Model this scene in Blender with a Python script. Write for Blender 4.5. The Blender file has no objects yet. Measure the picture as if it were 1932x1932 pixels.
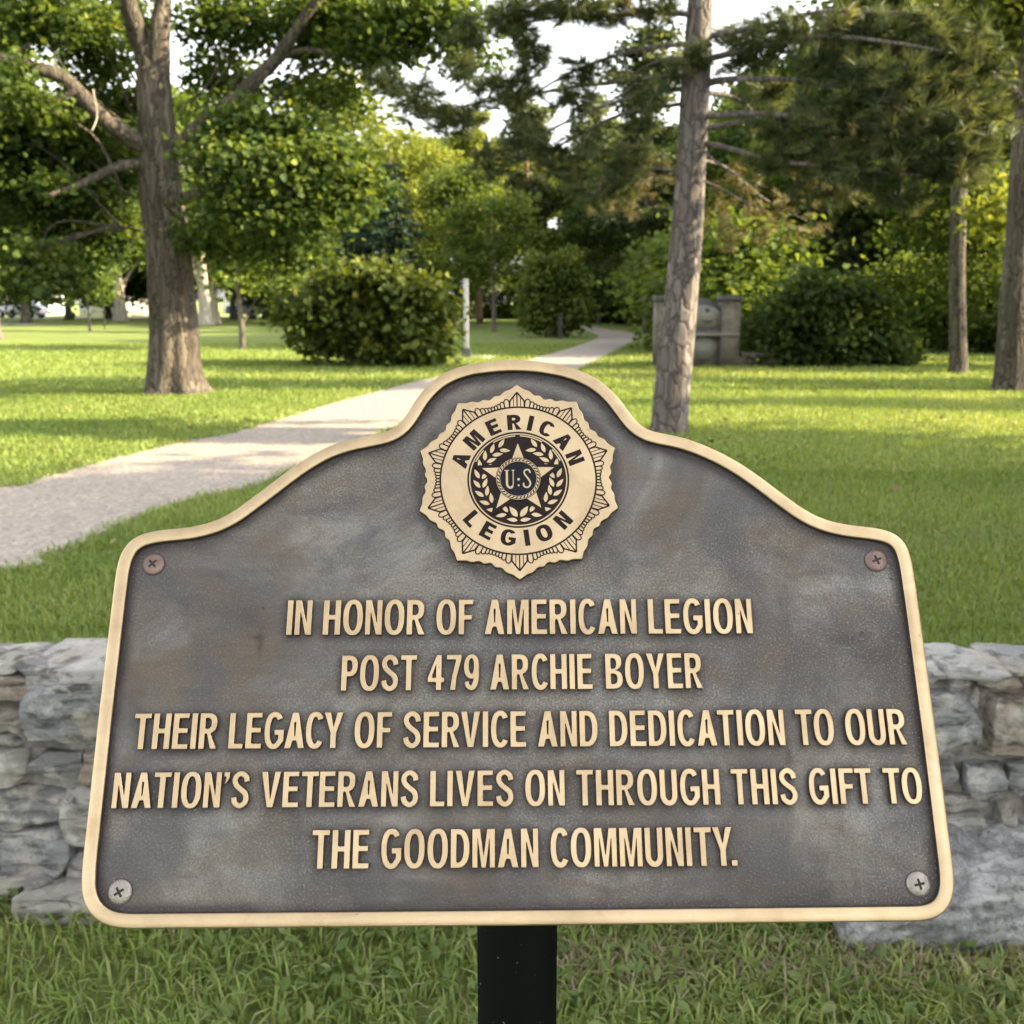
import bpy, bmesh, math
import numpy as np
from mathutils import Vector, Matrix

scene = bpy.context.scene
COL = scene.collection
R_ = math.radians
rng = np.random.default_rng(7)

# ------------------------------------------------------------------ camera
CAM_H = 1.5
PITCH = math.atan((966 - 565) / 1932)
cd = bpy.data.cameras.new('camera')
cam = bpy.data.objects.new('camera', cd)
COL.objects.link(cam)
cam.location = (0, 0, CAM_H)
cam.rotation_euler = (math.pi / 2 - PITCH, 0, 0)
cd.sensor_width = 36
cd.lens = 36
cd.clip_start = 0.05
cd.clip_end = 2000
cd.dof.use_dof = True
cd.dof.focus_distance = 0.80
cd.dof.aperture_fstop = 14
scene.camera = cam

# ------------------------------------------------------------------ sky, sun, exposure
SUN_EL, SUN_AZ = 25.0, -4.0       # azimuth measured from +X towards +Y
world = bpy.data.worlds.new('World')
scene.world = world
world.use_nodes = True
wn = world.node_tree
sky = wn.nodes.new('ShaderNodeTexSky')
sky.sky_type = 'NISHITA'
sky.sun_disc = False
sky.sun_elevation = R_(SUN_EL)
sky.sun_rotation = R_(90 - SUN_AZ)
sky.air_density = 0.85
sky.dust_density = 2.5
sky.ozone_density = 0.6
hs = wn.nodes.new('ShaderNodeHueSaturation')
hs.inputs['Saturation'].default_value = 0.16
wn.links.new(sky.outputs[0], hs.inputs['Color'])
wn.links.new(hs.outputs[0], wn.nodes['Background'].inputs['Color'])
wn.nodes['Background'].inputs['Strength'].default_value = 0.15

sl = bpy.data.lights.new('sun', 'SUN')
sl.energy = 4.3
sl.angle = R_(0.5)
sl.color = (1.0, 0.80, 0.50)
sun = bpy.data.objects.new('sun', sl)
COL.objects.link(sun)
S = Vector((math.cos(R_(SUN_EL)) * math.cos(R_(SUN_AZ)), math.cos(R_(SUN_EL)) * math.sin(R_(SUN_AZ)), math.sin(R_(SUN_EL))))
sun.rotation_euler = S.to_track_quat('Z', 'Y').to_euler()
sun.location = (60, -4, 25)

vs = scene.view_settings
vs.view_transform = 'Standard'
vs.look = 'None'
vs.gamma = 1
vs.use_curve_mapping = False
vs.exposure = 2.3

cy = scene.cycles
cy.max_bounces = 7
cy.diffuse_bounces = 4
cy.glossy_bounces = 3
cy.transmission_bounces = 4
cy.transparent_max_bounces = 4
cy.use_denoising = True

# ------------------------------------------------------------------ projection helpers (photo pixels, 1932 wide, to points in the place)
FW = np.array([0, math.cos(PITCH), -math.sin(PITCH)])
UP = np.array([0, math.sin(PITCH), math.cos(PITCH)])
RT = np.array([1.0, 0, 0])
CP = np.array([0, 0, CAM_H])
def ray(u, v, s=1932.0):
    return RT * (u / s - .5) - UP * (v / s - .5) + FW
def G(u, v):
    d = ray(u, v)
    return CP + d * (-CAM_H / d[2])
def W(u, v, y):
    d = ray(u, v)
    return CP + d * (y / d[1])
def gx(u, y):                     # x of a ground point at distance y
    return (u / 1932 - .5) * (y * math.cos(PITCH) + CAM_H * math.sin(PITCH))

# ------------------------------------------------------------------ object helpers
def tag(o, label=None, cat=None, group=None, kind=None):
    if label: o['label'] = label
    if cat: o['category'] = cat
    if group: o['group'] = group
    if kind: o['kind'] = kind
    return o
def empty(name, loc, label, cat, group=None, rz=0):
    o = bpy.data.objects.new(name, None)
    o.empty_display_size = .3
    COL.objects.link(o)
    o.location = loc
    o.rotation_euler = (0, 0, rz)
    return tag(o, label, cat, group)
def link(name, me, parent=None, mats=None):
    o = bpy.data.objects.new(name, me)
    COL.objects.link(o)
    if parent: o.parent = parent
    for m in (mats or []): me.materials.append(m)
    return o
def copy_thing(root, loc, rz=0, scale=(1, 1, 1), label=None, group=None):
    c = root.copy()
    COL.objects.link(c)
    c.location = loc
    c.rotation_euler = (0, 0, rz)
    c.scale = scale
    if label: c['label'] = label
    if group: c['group'] = group
    for ch in root.children:
        d = ch.copy()
        COL.objects.link(d)
        d.parent = c
        for g in ch.children:
            e = g.copy()
            COL.objects.link(e)
            e.parent = d
    return c

class MB:
    """collects vertices and faces of any size, builds one mesh"""
    def __init__(s):
        s.v, s.f, s.r, s.n = [], [], [], 0
        s.mi = []
    def add(s, V, F, rnd=0.5, mi=0):
        V = np.asarray(V, float).reshape(-1, 3)
        if isinstance(F, np.ndarray): F = [F]
        for f in F:
            f = np.asarray(f, int)
            if f.ndim == 1: f = f[None]
            s.f.append(f + s.n)
            s.mi.append(np.full(len(f), mi))
        s.v.append(V)
        s.r.append(np.broadcast_to(np.asarray(rnd, float), (len(V),)))
        s.n += len(V)
    def mesh(s, name, smooth=False, mats=()):
        me = bpy.data.meshes.new(name)
        V = np.concatenate(s.v)
        ls, lt, tot = [], [], 0
        for f in s.f:
            ls.append(f.ravel())
            lt.append(np.full(len(f), f.shape[1]))
        L = np.concatenate(ls)
        T = np.concatenate(lt)
        st = np.concatenate([[0], np.cumsum(T)[:-1]])
        me.vertices.add(len(V))
        me.vertices.foreach_set('co', V.ravel().astype(np.float32))
        me.loops.add(len(L))
        me.loops.foreach_set('vertex_index', L.astype(np.int32))
        me.polygons.add(len(T))
        me.polygons.foreach_set('loop_start', st.astype(np.int32))
        me.polygons.foreach_set('material_index', np.concatenate(s.mi).astype(np.int32))
        me.update(calc_edges=True)
        at = me.attributes.new('rnd', 'FLOAT', 'POINT')
        at.data.foreach_set('value', np.concatenate(s.r).astype(np.float32))
        if smooth:
            me.polygons.foreach_set('use_smooth', np.ones(len(T), bool))
        for m in mats: me.materials.append(m)
        return me
    def build(s, name, mat, parent=None, smooth=False):
        return link(name, s.mesh(name, smooth, mat if isinstance(mat, (list, tuple)) else [mat]), parent)

def box(mb, lo, hi, rnd=.5, mi=0):
    (a, b, c), (d, e, f) = lo, hi
    V = [(a,b,c),(d,b,c),(d,e,c),(a,e,c),(a,b,f),(d,b,f),(d,e,f),(a,e,f)]
    mb.add(V, np.array([(0,3,2,1),(4,5,6,7),(0,1,5,4),(1,2,6,5),(2,3,7,6),(3,0,4,7)]), rnd, mi)

def unit(a):
    return a / np.maximum(np.linalg.norm(a, axis=-1, keepdims=True), 1e-9)
def smooth_line(P, n):
    """Catmull-Rom through the points, n samples in all"""
    P = np.asarray(P, float)
    Q = np.vstack([2 * P[0] - P[1], P, 2 * P[-1] - P[-2]])
    t = np.linspace(0, len(P) - 1 - 1e-9, n)
    i = t.astype(int)
    f = (t - i)[:, None]
    a, b, c, d = Q[i], Q[i + 1], Q[i + 2], Q[i + 3]
    return .5 * (2 * b + (c - a) * f + (2 * a - 5 * b + 4 * c - d) * f ** 2 + (3 * b - a - 3 * c + d) * f ** 3)
def tube(mb, P, rad, sides=8, rough=0, g=None, rnd=.5, cap=True):
    P = np.asarray(P, float)
    n = len(P)
    rad = np.broadcast_to(np.asarray(rad, float), (n,))
    T = unit(np.gradient(P, axis=0))
    ref = np.array([0, 0, 1.0]) if abs(T[0][2]) < .9 else np.array([1.0, 0, 0])
    X = unit(np.cross(T[0], ref))
    fr = []
    for k in range(n):
        X = unit(X - T[k] * X.dot(T[k]))
        fr.append((X, np.cross(T[k], X)))
    A = np.arange(sides) / sides * 2 * math.pi
    V = np.zeros((n, sides, 3))
    for k in range(n):
        r = np.full(sides, rad[k])
        if rough and g is not None: r = r * (1 + rough * g.standard_normal(sides))
        V[k] = P[k] + np.outer(np.cos(A) * r, fr[k][0]) + np.outer(np.sin(A) * r, fr[k][1])
    i = np.arange(n - 1)[:, None] * sides
    j = np.arange(sides)[None]
    F = np.stack([i + j, i + (j + 1) % sides, i + sides + (j + 1) % sides, i + sides + j], -1).reshape(-1, 4)
    fs = [F]
    if cap: fs += [np.arange(sides)[::-1], (n - 1) * sides + np.arange(sides)]
    mb.add(V.reshape(-1, 3), fs, rnd)

# ------------------------------------------------------------------ materials
class NT:
    def __init__(s, name):
        s.m = bpy.data.materials.new(name)
        s.m.use_nodes = True
        s.t = s.m.node_tree
        s.p = s.t.nodes['Principled BSDF']
        s.out = s.t.nodes['Material Output']
    def n(s, typ, **kw):
        n = s.t.nodes.new('ShaderNode' + typ)
        for k, v in kw.items(): setattr(n, k, v)
        return n
    def l(s, a, b): s.t.links.new(a, b)
    def coord(s, scale=(1, 1, 1), kind='Object'):
        c = s.n('TexCoord')
        m = s.n('Mapping')
        m.inputs['Scale'].default_value = scale
        s.l(c.outputs[kind], m.inputs[0])
        return m.outputs[0]
    def noise(s, vec, scale, detail=4, rough=.55, dist=0):
        n = s.n('TexNoise')
        n.inputs['Scale'].default_value = scale
        n.inputs['Detail'].default_value = detail
        n.inputs['Roughness'].default_value = rough
        n.inputs['Distortion'].default_value = dist
        s.l(vec, n.inputs['Vector'])
        return n.outputs[0]
    def ramp(s, fac, stops):
        r = s.n('ValToRGB')
        e = r.color_ramp.elements
        while len(e) < len(stops): e.new(.5)
        for q, (p, c) in zip(e, stops):
            q.position = p
            q.color = (*c, 1) if len(c) == 3 else c
        s.l(fac, r.inputs[0])
        return r.outputs[0]
    def mix(s, fac, a, b, mode='MIX'):
        m = s.n('Mix', data_type='RGBA', blend_type=mode)
        if isinstance(fac, (int, float)): m.inputs[0].default_value = fac
        else: s.l(fac, m.inputs[0])
        for q, i in ((a, 6), (b, 7)):
            if isinstance(q, tuple): m.inputs[i].default_value = (*q, 1)
            else: s.l(q, m.inputs[i])
        return m.outputs[2]
    def math(s, op, a, b=0.0):
        m = s.n('Math', operation=op)
        for q, i in ((a, 0), (b, 1)):
            if isinstance(q, (int, float)): m.inputs[i].default_value = q
            else: s.l(q, m.inputs[i])
        return m.outputs[0]
    def attr(s, name='rnd'):
        return s.n('Attribute', attribute_name=name).outputs['Fac']
    def bump(s, h, strength=.3, dist=.01):
        b = s.n('Bump')
        b.inputs['Strength'].default_value = strength
        b.inputs['Distance'].default_value = dist
        s.l(h, b.inputs['Height'])
        s.l(b.outputs[0], s.p.inputs['Normal'])
        return b
    def set(s, **kw):
        for k, v in kw.items():
            s.p.inputs[k.replace('_', ' ')].default_value = v
        return s
    def base(s, sock): s.l(sock, s.p.inputs['Base Color'])

def leaf_mat(name, c0, c1, c2, trans=.45, rough=.6, tw=(1.25, 1.15, .5)):
    t = NT(name)
    f = t.attr()
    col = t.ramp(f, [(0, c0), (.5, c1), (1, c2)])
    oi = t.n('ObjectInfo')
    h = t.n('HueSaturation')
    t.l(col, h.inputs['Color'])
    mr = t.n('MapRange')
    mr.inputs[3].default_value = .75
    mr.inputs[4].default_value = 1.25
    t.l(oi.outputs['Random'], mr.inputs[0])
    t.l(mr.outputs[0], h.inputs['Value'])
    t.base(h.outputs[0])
    t.set(Roughness=rough)
    t.p.inputs['Specular IOR Level'].default_value = .18
    tr = t.n('BsdfTranslucent')
    tc = t.mix(1.0, h.outputs[0], tw, 'MULTIPLY')
    t.l(tc, tr.inputs['Color'])
    ms = t.n('MixShader')
    ms.inputs[0].default_value = trans
    t.l(t.p.outputs[0], ms.inputs[1])
    t.l(tr.outputs[0], ms.inputs[2])
    t.l(ms.outputs[0], t.out.inputs[0])
    return t.m

def bark_mat(name, dark, mid, light, sx=14, sz=2.0, strength=.8, dist=.03):
    t = NT(name)
    v = t.coord((sx, sx, sz))
    n1 = t.noise(v, 1.0, 6, .65, .6)
    n2 = t.noise(t.coord((1, 1, .6)), 1.3, 3)
    c = t.ramp(n1, [(.28, dark), (.5, mid), (.75, light)])
    c = t.mix(t.ramp(n2, [(.4, (0, 0, 0)), (.7, (.5, .5, .5))]), c, tuple(x * .75 for x in mid))
    t.base(c)
    t.set(Roughness=.9)
    t.bump(n1, strength, dist)
    return t.m

M = {}
M['leaf_oak'] = leaf_mat('leaf_oak', (.032, .060, .018), (.088, .132, .032), (.21, .24, .046), .5)
M['leaf_green'] = leaf_mat('leaf_green', (.070, .110, .026), (.12, .172, .036), (.215, .25, .05), .5)
M['leaf_yellow'] = leaf_mat('leaf_yellow', (.12, .16, .03), (.19, .22, .045), (.27, .28, .07), .5)
M['leaf_bush'] = leaf_mat('leaf_bush', (.060, .095, .022), (.115, .15, .028), (.21, .22, .045), .35)
M['leaf_dark'] = leaf_mat('leaf_dark', (.038, .068, .022), (.075, .115, .030), (.145, .18, .042), .45)
M['needle'] = leaf_mat('needle', (.055, .080, .036), (.125, .155, .070), (.25, .26, .11), .35, .45)
M['needle_dry'] = leaf_mat('needle_dry', (.12, .10, .05), (.185, .16, .08), (.27, .25, .12), .3, .5)
M['spruce'] = leaf_mat('spruce', (.018, .040, .026), (.028, .058, .034), (.05, .08, .036), .2, .55)
M['grass'] = leaf_mat('grass_blade', (.105, .165, .036), (.205, .285, .074), (.37, .40, .155), .4, .45, (1.3, 1.1, .45))
M['clover'] = leaf_mat('clover_leaf', (.10, .165, .05), (.17, .245, .075), (.28, .33, .13), .35, .45)
M['straw'] = leaf_mat('dry_grass', (.30, .25, .14), (.36, .31, .19), (.45, .40, .27), .3, .5, (1, .95, .8))
M['bark_oak'] = bark_mat('bark_oak', (.035, .029, .022), (.095, .078, .060), (.17, .145, .115), 11, 1.2, 1.0, .05)
M['bark_pine'] = bark_mat('bark_pine', (.05, .040, .036), (.13, .108, .096), (.225, .195, .175), 12, 3.2, .9, .03)
def plate_bark(name, cols, groove, scale, sz):
    t = NT(name)
    v = t.coord((1, 1, sz))
    e = t.n('TexVoronoi', feature='DISTANCE_TO_EDGE')
    c = t.n('TexVoronoi')
    w = t.noise(t.coord(), 7, 4, .6)
    wv = t.n('VectorMath', operation='ADD')
    sc = t.n('VectorMath', operation='SCALE')
    nz = t.n('TexNoise')
    nz.inputs['Scale'].default_value = 6
    t.l(t.coord(), nz.inputs['Vector'])
    t.l(nz.outputs['Color'], sc.inputs[0])
    sc.inputs['Scale'].default_value = .12
    t.l(v, wv.inputs[0])
    t.l(sc.outputs[0], wv.inputs[1])
    for q in (e, c):
        q.inputs['Scale'].default_value = scale
        t.l(wv.outputs[0], q.inputs['Vector'])
    col = t.ramp(c.outputs['Color'], [(.2, cols[0]), (.5, cols[1]), (.8, cols[2])])
    fl = t.noise(t.coord((20, 20, 5)), 1, 5, .65)
    col = t.mix(t.ramp(fl, [(.4, (.6,) * 3), (.6, (0, 0, 0))]), col, cols[0])
    col = t.mix(t.ramp(e.outputs['Distance'], [(.0, (1, 1, 1)), (.10, (0, 0, 0))]), col, groove)
    t.base(col)
    t.set(Roughness=.92)
    t.bump(t.mix(.4, t.ramp(e.outputs['Distance'], [(0, (0, 0, 0)), (.15, (1, 1, 1))]), fl), .8, .025)
    return t.m
M['bark_oak'] = plate_bark('bark_oak', ((.060, .048, .036), (.098, .080, .060), (.145, .122, .094)), (.022, .018, .014), 13, .10)
M['bark_pine'] = plate_bark('bark_pine', ((.095, .080, .072), (.135, .115, .104), (.20, .175, .16)), (.045, .036, .032), 11, .33)
M['bark_far'] = bark_mat('bark_far', (.05, .042, .034), (.12, .10, .08), (.2, .17, .14), 9, 1.5, .6, .03)
M['bark_red'] = bark_mat('bark_red', (.12, .07, .045), (.24, .14, .09), (.36, .23, .15), 9, 1.5, .6, .03)
M['bark_pale'] = bark_mat('bark_pale', (.2, .17, .13), (.42, .37, .30), (.6, .55, .47), 6, 2, .4, .02)

def lawn_mat():
    t = NT('lawn')
    v = t.coord()
    a = t.noise(v, .22, 5, .6)
    b = t.noise(v, 2.5, 6, .7)
    c = t.noise(v, 60, 4, .7)
    col = t.mix(t.ramp(a, [(.35, (0, 0, 0)), (.65, (1, 1, 1))]), (.12, .160, .038), (.175, .215, .055))
    col = t.mix(t.ramp(b, [(.4, (0, 0, 0)), (.75, (.55, .55, .55))]), col, (.20, .215, .075))
    col = t.mix(t.ramp(c, [(.35, (.6, .6, .6)), (.6, (0, 0, 0))]), col, (.060, .090, .024))
    t.base(col)
    t.set(Roughness=.85)
    t.p.inputs['Specular IOR Level'].default_value = .15
    t.p.inputs['Sheen Weight'].default_value = .25
    t.p.inputs['Sheen Tint'].default_value = (.7, .9, .3, 1)
    t.bump(t.noise(v, 35, 5, .8), 1.0, .06)
    return t.m
M['lawn'] = lawn_mat()

def path_mat():
    t = NT('gravel_path')
    v = t.coord()
    a = t.noise(v, .9, 5, .6)
    vo = t.n('TexVoronoi')
    vo.inputs['Scale'].default_value = 34
    t.l(v, vo.inputs['Vector'])
    b = t.noise(v, 16, 5, .75)
    col = t.mix(t.ramp(a, [(.35, (0, 0, 0)), (.7, (1, 1, 1))]), (.40, .345, .30), (.31, .27, .235))
    col = t.mix(t.ramp(b, [(.35, (.7, .7, .7)), (.55, (0, 0, 0))]), col, (.17, .145, .125))
    col = t.mix(.5, col, t.ramp(vo.outputs['Color'], [(0, (.13, .115, .10)), (.6, (.33, .29, .25)), (1, (.52, .47, .42))]))
    t.base(col)
    t.set(Roughness=.95)
    t.p.inputs['Specular IOR Level'].default_value = .1
    t.bump(t.mix(.5, vo.outputs['Distance'], b), .35, .01)
    return t.m
M['path'] = path_mat()
def plain(name, c, rough=.7, metal=0, var=.25, scale=6):
    t = NT(name)
    n = t.noise(t.coord(), scale, 5, .6)
    t.base(t.ramp(n, [(.3, tuple(x * (1 - var) for x in c)), (.7, tuple(min(1, x * (1 + var)) for x in c))]))
    t.set(Roughness=rough, Metallic=metal)
    t.bump(t.noise(t.coord(), scale * 6, 4), .15, .01)
    return t.m
M['asphalt'] = plain('road_asphalt', (.20, .19, .18), .9)
M['concrete'] = plain('concrete', (.42, .41, .39), .85)

# ------------------------------------------------------------------ ground, path, road
gp = lambda *L: [tuple(G(u, v)[:2]) for u, v in L]
PATH_L = [(-9.5, 7.6), (-6.5, 8.1)] + gp((0,918),(90,899),(178,876),(280,850),(364,832),(438,818),(512,797),(559,783),(652,755),(814,714),(990,681),(1127,638),(1105,623),(1060,611)) + [(gx(980, 92), 92)]
PATH_R = [(-8.2, 4.3), (-5.2, 4.9)] + gp((0,1075),(80,1048),(160,1022),(234,985),(373,939),(466,920),(540,891),(680,835),(800,785),(960,735),(1098,694),(1203,634),(1152,622),(1079,610)) + [(gx(1000, 92), 92)]
pl = smooth_line(np.array(PATH_L), 260)
pr = smooth_line(np.array(PATH_R), 260)
# ragged edges
def wob(P, g, f, amp, k=5):
    """cheap smooth noise: a few random sine waves"""
    r = np.zeros(len(P))
    for _ in range(k):
        w = g.standard_normal(P.shape[1]) * f
        r += np.sin(P @ w + g.uniform(0, 6.28))
    return r * amp / math.sqrt(k)
for q in (pl, pr):
    q[:, 1] += wob(q, rng, 2.2, .05) + wob(q, rng, 7, .018)
PATH_POLY = np.vstack([pl, pr[::-1]])
def in_poly(P, poly):
    x, y = P[:, 0], P[:, 1]
    ins = np.zeros(len(P), bool)
    x0, y0 = poly[:, 0], poly[:, 1]
    x1, y1 = np.roll(x0, -1), np.roll(y0, -1)
    for a, b, c, d in zip(x0, y0, x1, y1):
        if b == d: continue
        k = ((b > y) != (d > y)) & (x < (c - a) * (y - b) / (d - b) + a)
        ins ^= k
    return ins

mb = MB()
xs = np.concatenate([[-400, -150], np.linspace(-60, 60, 61), [150, 400]])
ys = np.concatenate([[-300, -80], np.linspace(-20, 110, 66), [200, 600]])
gxx, gyy = np.meshgrid(xs, ys)
V = np.stack([gxx, gyy, np.zeros_like(gxx)], -1).reshape(-1, 3)
nx, ny = len(xs), len(ys)
i, j = np.meshgrid(np.arange(nx - 1), np.arange(ny - 1))
q = (j * nx + i).ravel()
mb.add(V, np.stack([q, q + 1, q + nx + 1, q + nx], -1))
tag(mb.build('ground', M['lawn']), kind='structure')

def filled(name, poly, z, mat):
    cu = bpy.data.curves.new(name, 'CURVE')
    cu.dimensions = '2D'
    cu.fill_mode = 'BOTH'
    sp = cu.splines.new('POLY')
    sp.points.add(len(poly) - 1)
    sp.points.foreach_set('co', np.column_stack([poly, np.zeros(len(poly)), np.ones(len(poly))]).ravel())
    sp.use_cyclic_u = True
    o = bpy.data.objects.new(name, cu)
    COL.objects.link(o)
    me = bpy.data.meshes.new_from_object(o.evaluated_get(bpy.context.evaluated_depsgraph_get()))
    bpy.data.objects.remove(o)
    bpy.data.curves.remove(cu)
    r = link(name, me, None, [mat])
    r.location = (0, 0, z)
    return r
tag(filled('path', PATH_POLY, .006, M['path']), kind='structure')

mb = MB()
box(mb, (-70, 62, -.05), (gx(120, 66), 66.5, .006))
box(mb, (-75, 84, -.05), (20, 90, .007))
tag(mb.build('road', M['asphalt']), kind='structure')

# ------------------------------------------------------------------ MEMORIAL SIGN
Uc = np.array([-93 / 2048, 6409 / 2048, -1.0]); Uc /= np.linalg.norm(Uc)
Rc = np.array([1, .007, 0.0]); Rc -= Uc * Rc.dot(Uc); Rc /= np.linalg.norm(Rc)
cv = lambda c: RT * c[0] + UP * c[1] - FW * c[2]
PU, PR = cv(Uc), cv(Rc)
PN = np.cross(PR, PU)
P0 = CP + FW * .80
def loc(u, v, s=2048.0):
    d = ray(u, v, s)
    q = CP + d * ((P0 - CP).dot(PN) / d.dot(PN)) - P0
    return np.array([q.dot(PR), q.dot(PU)])

sign = empty('memorial_sign', (0, 0, 0), 'bronze memorial plaque with gold rim and round emblem, tilted back on a black post', 'plaque')
PMAT = Matrix(((PR[0], PU[0], PN[0], P0[0]), (PR[1], PU[1], PN[1], P0[1]), (PR[2], PU[2], PN[2], P0[2]), (0, 0, 0, 1)))
sign.matrix_world = PMAT            # local x right, y up the face, z out of the face

OUT = [(168.7,1730),(201,1435),(223.8,1240.9),(229.7,1191.7),(236,1142.5),(244.4,1110.6),(260.6,1086),(282.8,1072.2),(312.3,1064.4),(346.7,1060.4),(381.1,1057.5),(415.5,1050.1),(445,1039.5),(474.5,1022.5),(504,1000.5),(543.4,971),(572.9,948.3),(602.4,927.2),(631.9,909),(661.4,894.5),(695.8,883.4),(730.2,876),(759.7,870.5),(779.5,865),(794.1,856.4),(806.4,843.6),(817,827.8),(831.5,803.3),(850.7,778.7),(875.3,757.5),(902.3,743.3),(938,732),(985.9,725.7),(1030,723.4),(1074.5,726),(1122,733.6),(1160.4,745),(1190.7,759.6),(1216,778.3),(1236.2,799),(1254.3,823.8),(1271,846),(1287,859.5),(1306.9,867),(1332.2,871.8),(1362.5,878),(1397.8,889.8),(1438.2,907.5),(1478.7,930),(1519.1,957.6),(1559.5,988.5),(1594.8,1014.7),(1625.2,1032.8),(1655.5,1044.5),(1690.8,1052.1),(1731.3,1056.5),(1759,1060.5),(1783,1068),(1802,1082),(1814.3,1102.5),(1822.2,1134.4),(1829.8,1185),(1838.4,1245.6),(1870,1480),(1898,1700),(1904,1750),(1905,1772),(1901.7,1795),(1893.5,1814.5),(1879,1829.8),(1859.6,1838.8),(1836,1842.2),(1024,1850.6),(258.2,1857.2),(228.7,1854.5),(204,1845),(184.4,1828.9),(171.5,1806.4),(166.4,1779.4)]
def resample(P, step, closed=True):
    P = np.asarray(P)
    Q = np.vstack([P, P[:1]]) if closed else P
    d = np.concatenate([[0], np.cumsum(np.linalg.norm(np.diff(Q, axis=0), axis=1))])
    n = int(d[-1] / step)
    t = np.linspace(0, d[-1], n, endpoint=not closed)
    return np.column_stack([np.interp(t, d, Q[:, k]) for k in range(2)])
OL = resample([loc(*q) for q in OUT], .0022)
for _ in range(6): OL = .25 * np.roll(OL, 1, 0) + .5 * OL + .25 * np.roll(OL, -1, 0)
OL = OL[::-1] if np.sum(OL[:, 0] * np.roll(OL[:, 1], -1) - np.roll(OL[:, 0], -1) * OL[:, 1]) < 0 else OL
tn = unit(np.roll(OL, -2, 0) - np.roll(OL, 2, 0))
for _ in range(4): tn = unit(.25 * np.roll(tn, 1, 0) + .5 * tn + .25 * np.roll(tn, -1, 0))
INW = np.column_stack([-tn[:, 1], tn[:, 0]])       # inward for a counter-clockwise outline
RIM_W, RIM_H, THICK = .0098, .0046, .009

def brass_mat(name, base=(.57, .435, .265), var=.12, stretch=(60, 900, 60), rough=.42):
    t = NT(name)
    v = t.coord(stretch)
    g = t.noise(v, 1, 3, .6)
    a = t.noise(t.coord(), 18, 4, .6)
    c = t.ramp(a, [(.3, tuple(x * (1 - var) for x in base)), (.55, base), (.8, (base[0] * 1.06, base[1] * 1.1, base[2] * 1.25))])
    c = t.mix(t.ramp(g, [(.3, (.16, .16, .16)), (.6, (0, 0, 0))]), c, (.42, .29, .15))
    tn_ = t.noise(t.coord(), 26, 6, .65, .5)
    c = t.mix(t.ramp(tn_, [(.44, (0, 0, 0)), (.72, (.5,) * 3)]), c, (.31, .21, .12))
    sp = t.noise(t.coord(), 160, 2, .5)
    c = t.mix(t.ramp(sp, [(.74, (0, 0, 0)), (.80, (.7, .7, .7))]), c, (.22, .13, .07))
    t.base(c)
    t.set(Metallic=.92)
    t.l(t.ramp(g, [(.2, (rough - .08,) * 3), (.8, (rough + .12,) * 3)]), t.p.inputs['Roughness'])
    t.bump(g, .12, .001)
    return t.m
M['brass'] = brass_mat('brass_brushed')
M['letter_brass'] = brass_mat('letter_brass', (.57, .43, .26), .16, (900, 40, 60), .42)
M['patina_dark'] = plain('dark_patina', (.045, .034, .036), .5, .2, .3, 60)

# rim: profile swept round the outline
prof = [(0, -THICK), (0, RIM_H - .0012), (.0003, RIM_H - .0005), (.0012, RIM_H), (RIM_W - .0010, RIM_H), (RIM_W - .0003, RIM_H - .0004), (RIM_W, RIM_H - .0011), (RIM_W + .0003, -.001)]
mb = MB()
n, k = len(OL), len(prof)
V = np.zeros((k, n, 3))
for a, (o, z) in enumerate(prof):
    V[a, :, :2] = OL + INW * o
    V[a, :, 2] = z
ii, aa = np.meshgrid(np.arange(n), np.arange(k - 1))
i2 = (ii + 1) % n
F = np.stack([aa * n + ii, aa * n + i2, (aa + 1) * n + i2, (aa + 1) * n + ii], -1).reshape(-1, 4)
mis = aa.ravel()
V2 = V.reshape(-1, 3)
mb.v.append(V2); mb.r.append(np.full(len(V2), .5)); mb.n = len(V2)
mb.f.append(F); mb.mi.append(np.where(mis >= k - 2, 1, 0))
panel_children = [mb]

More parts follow.
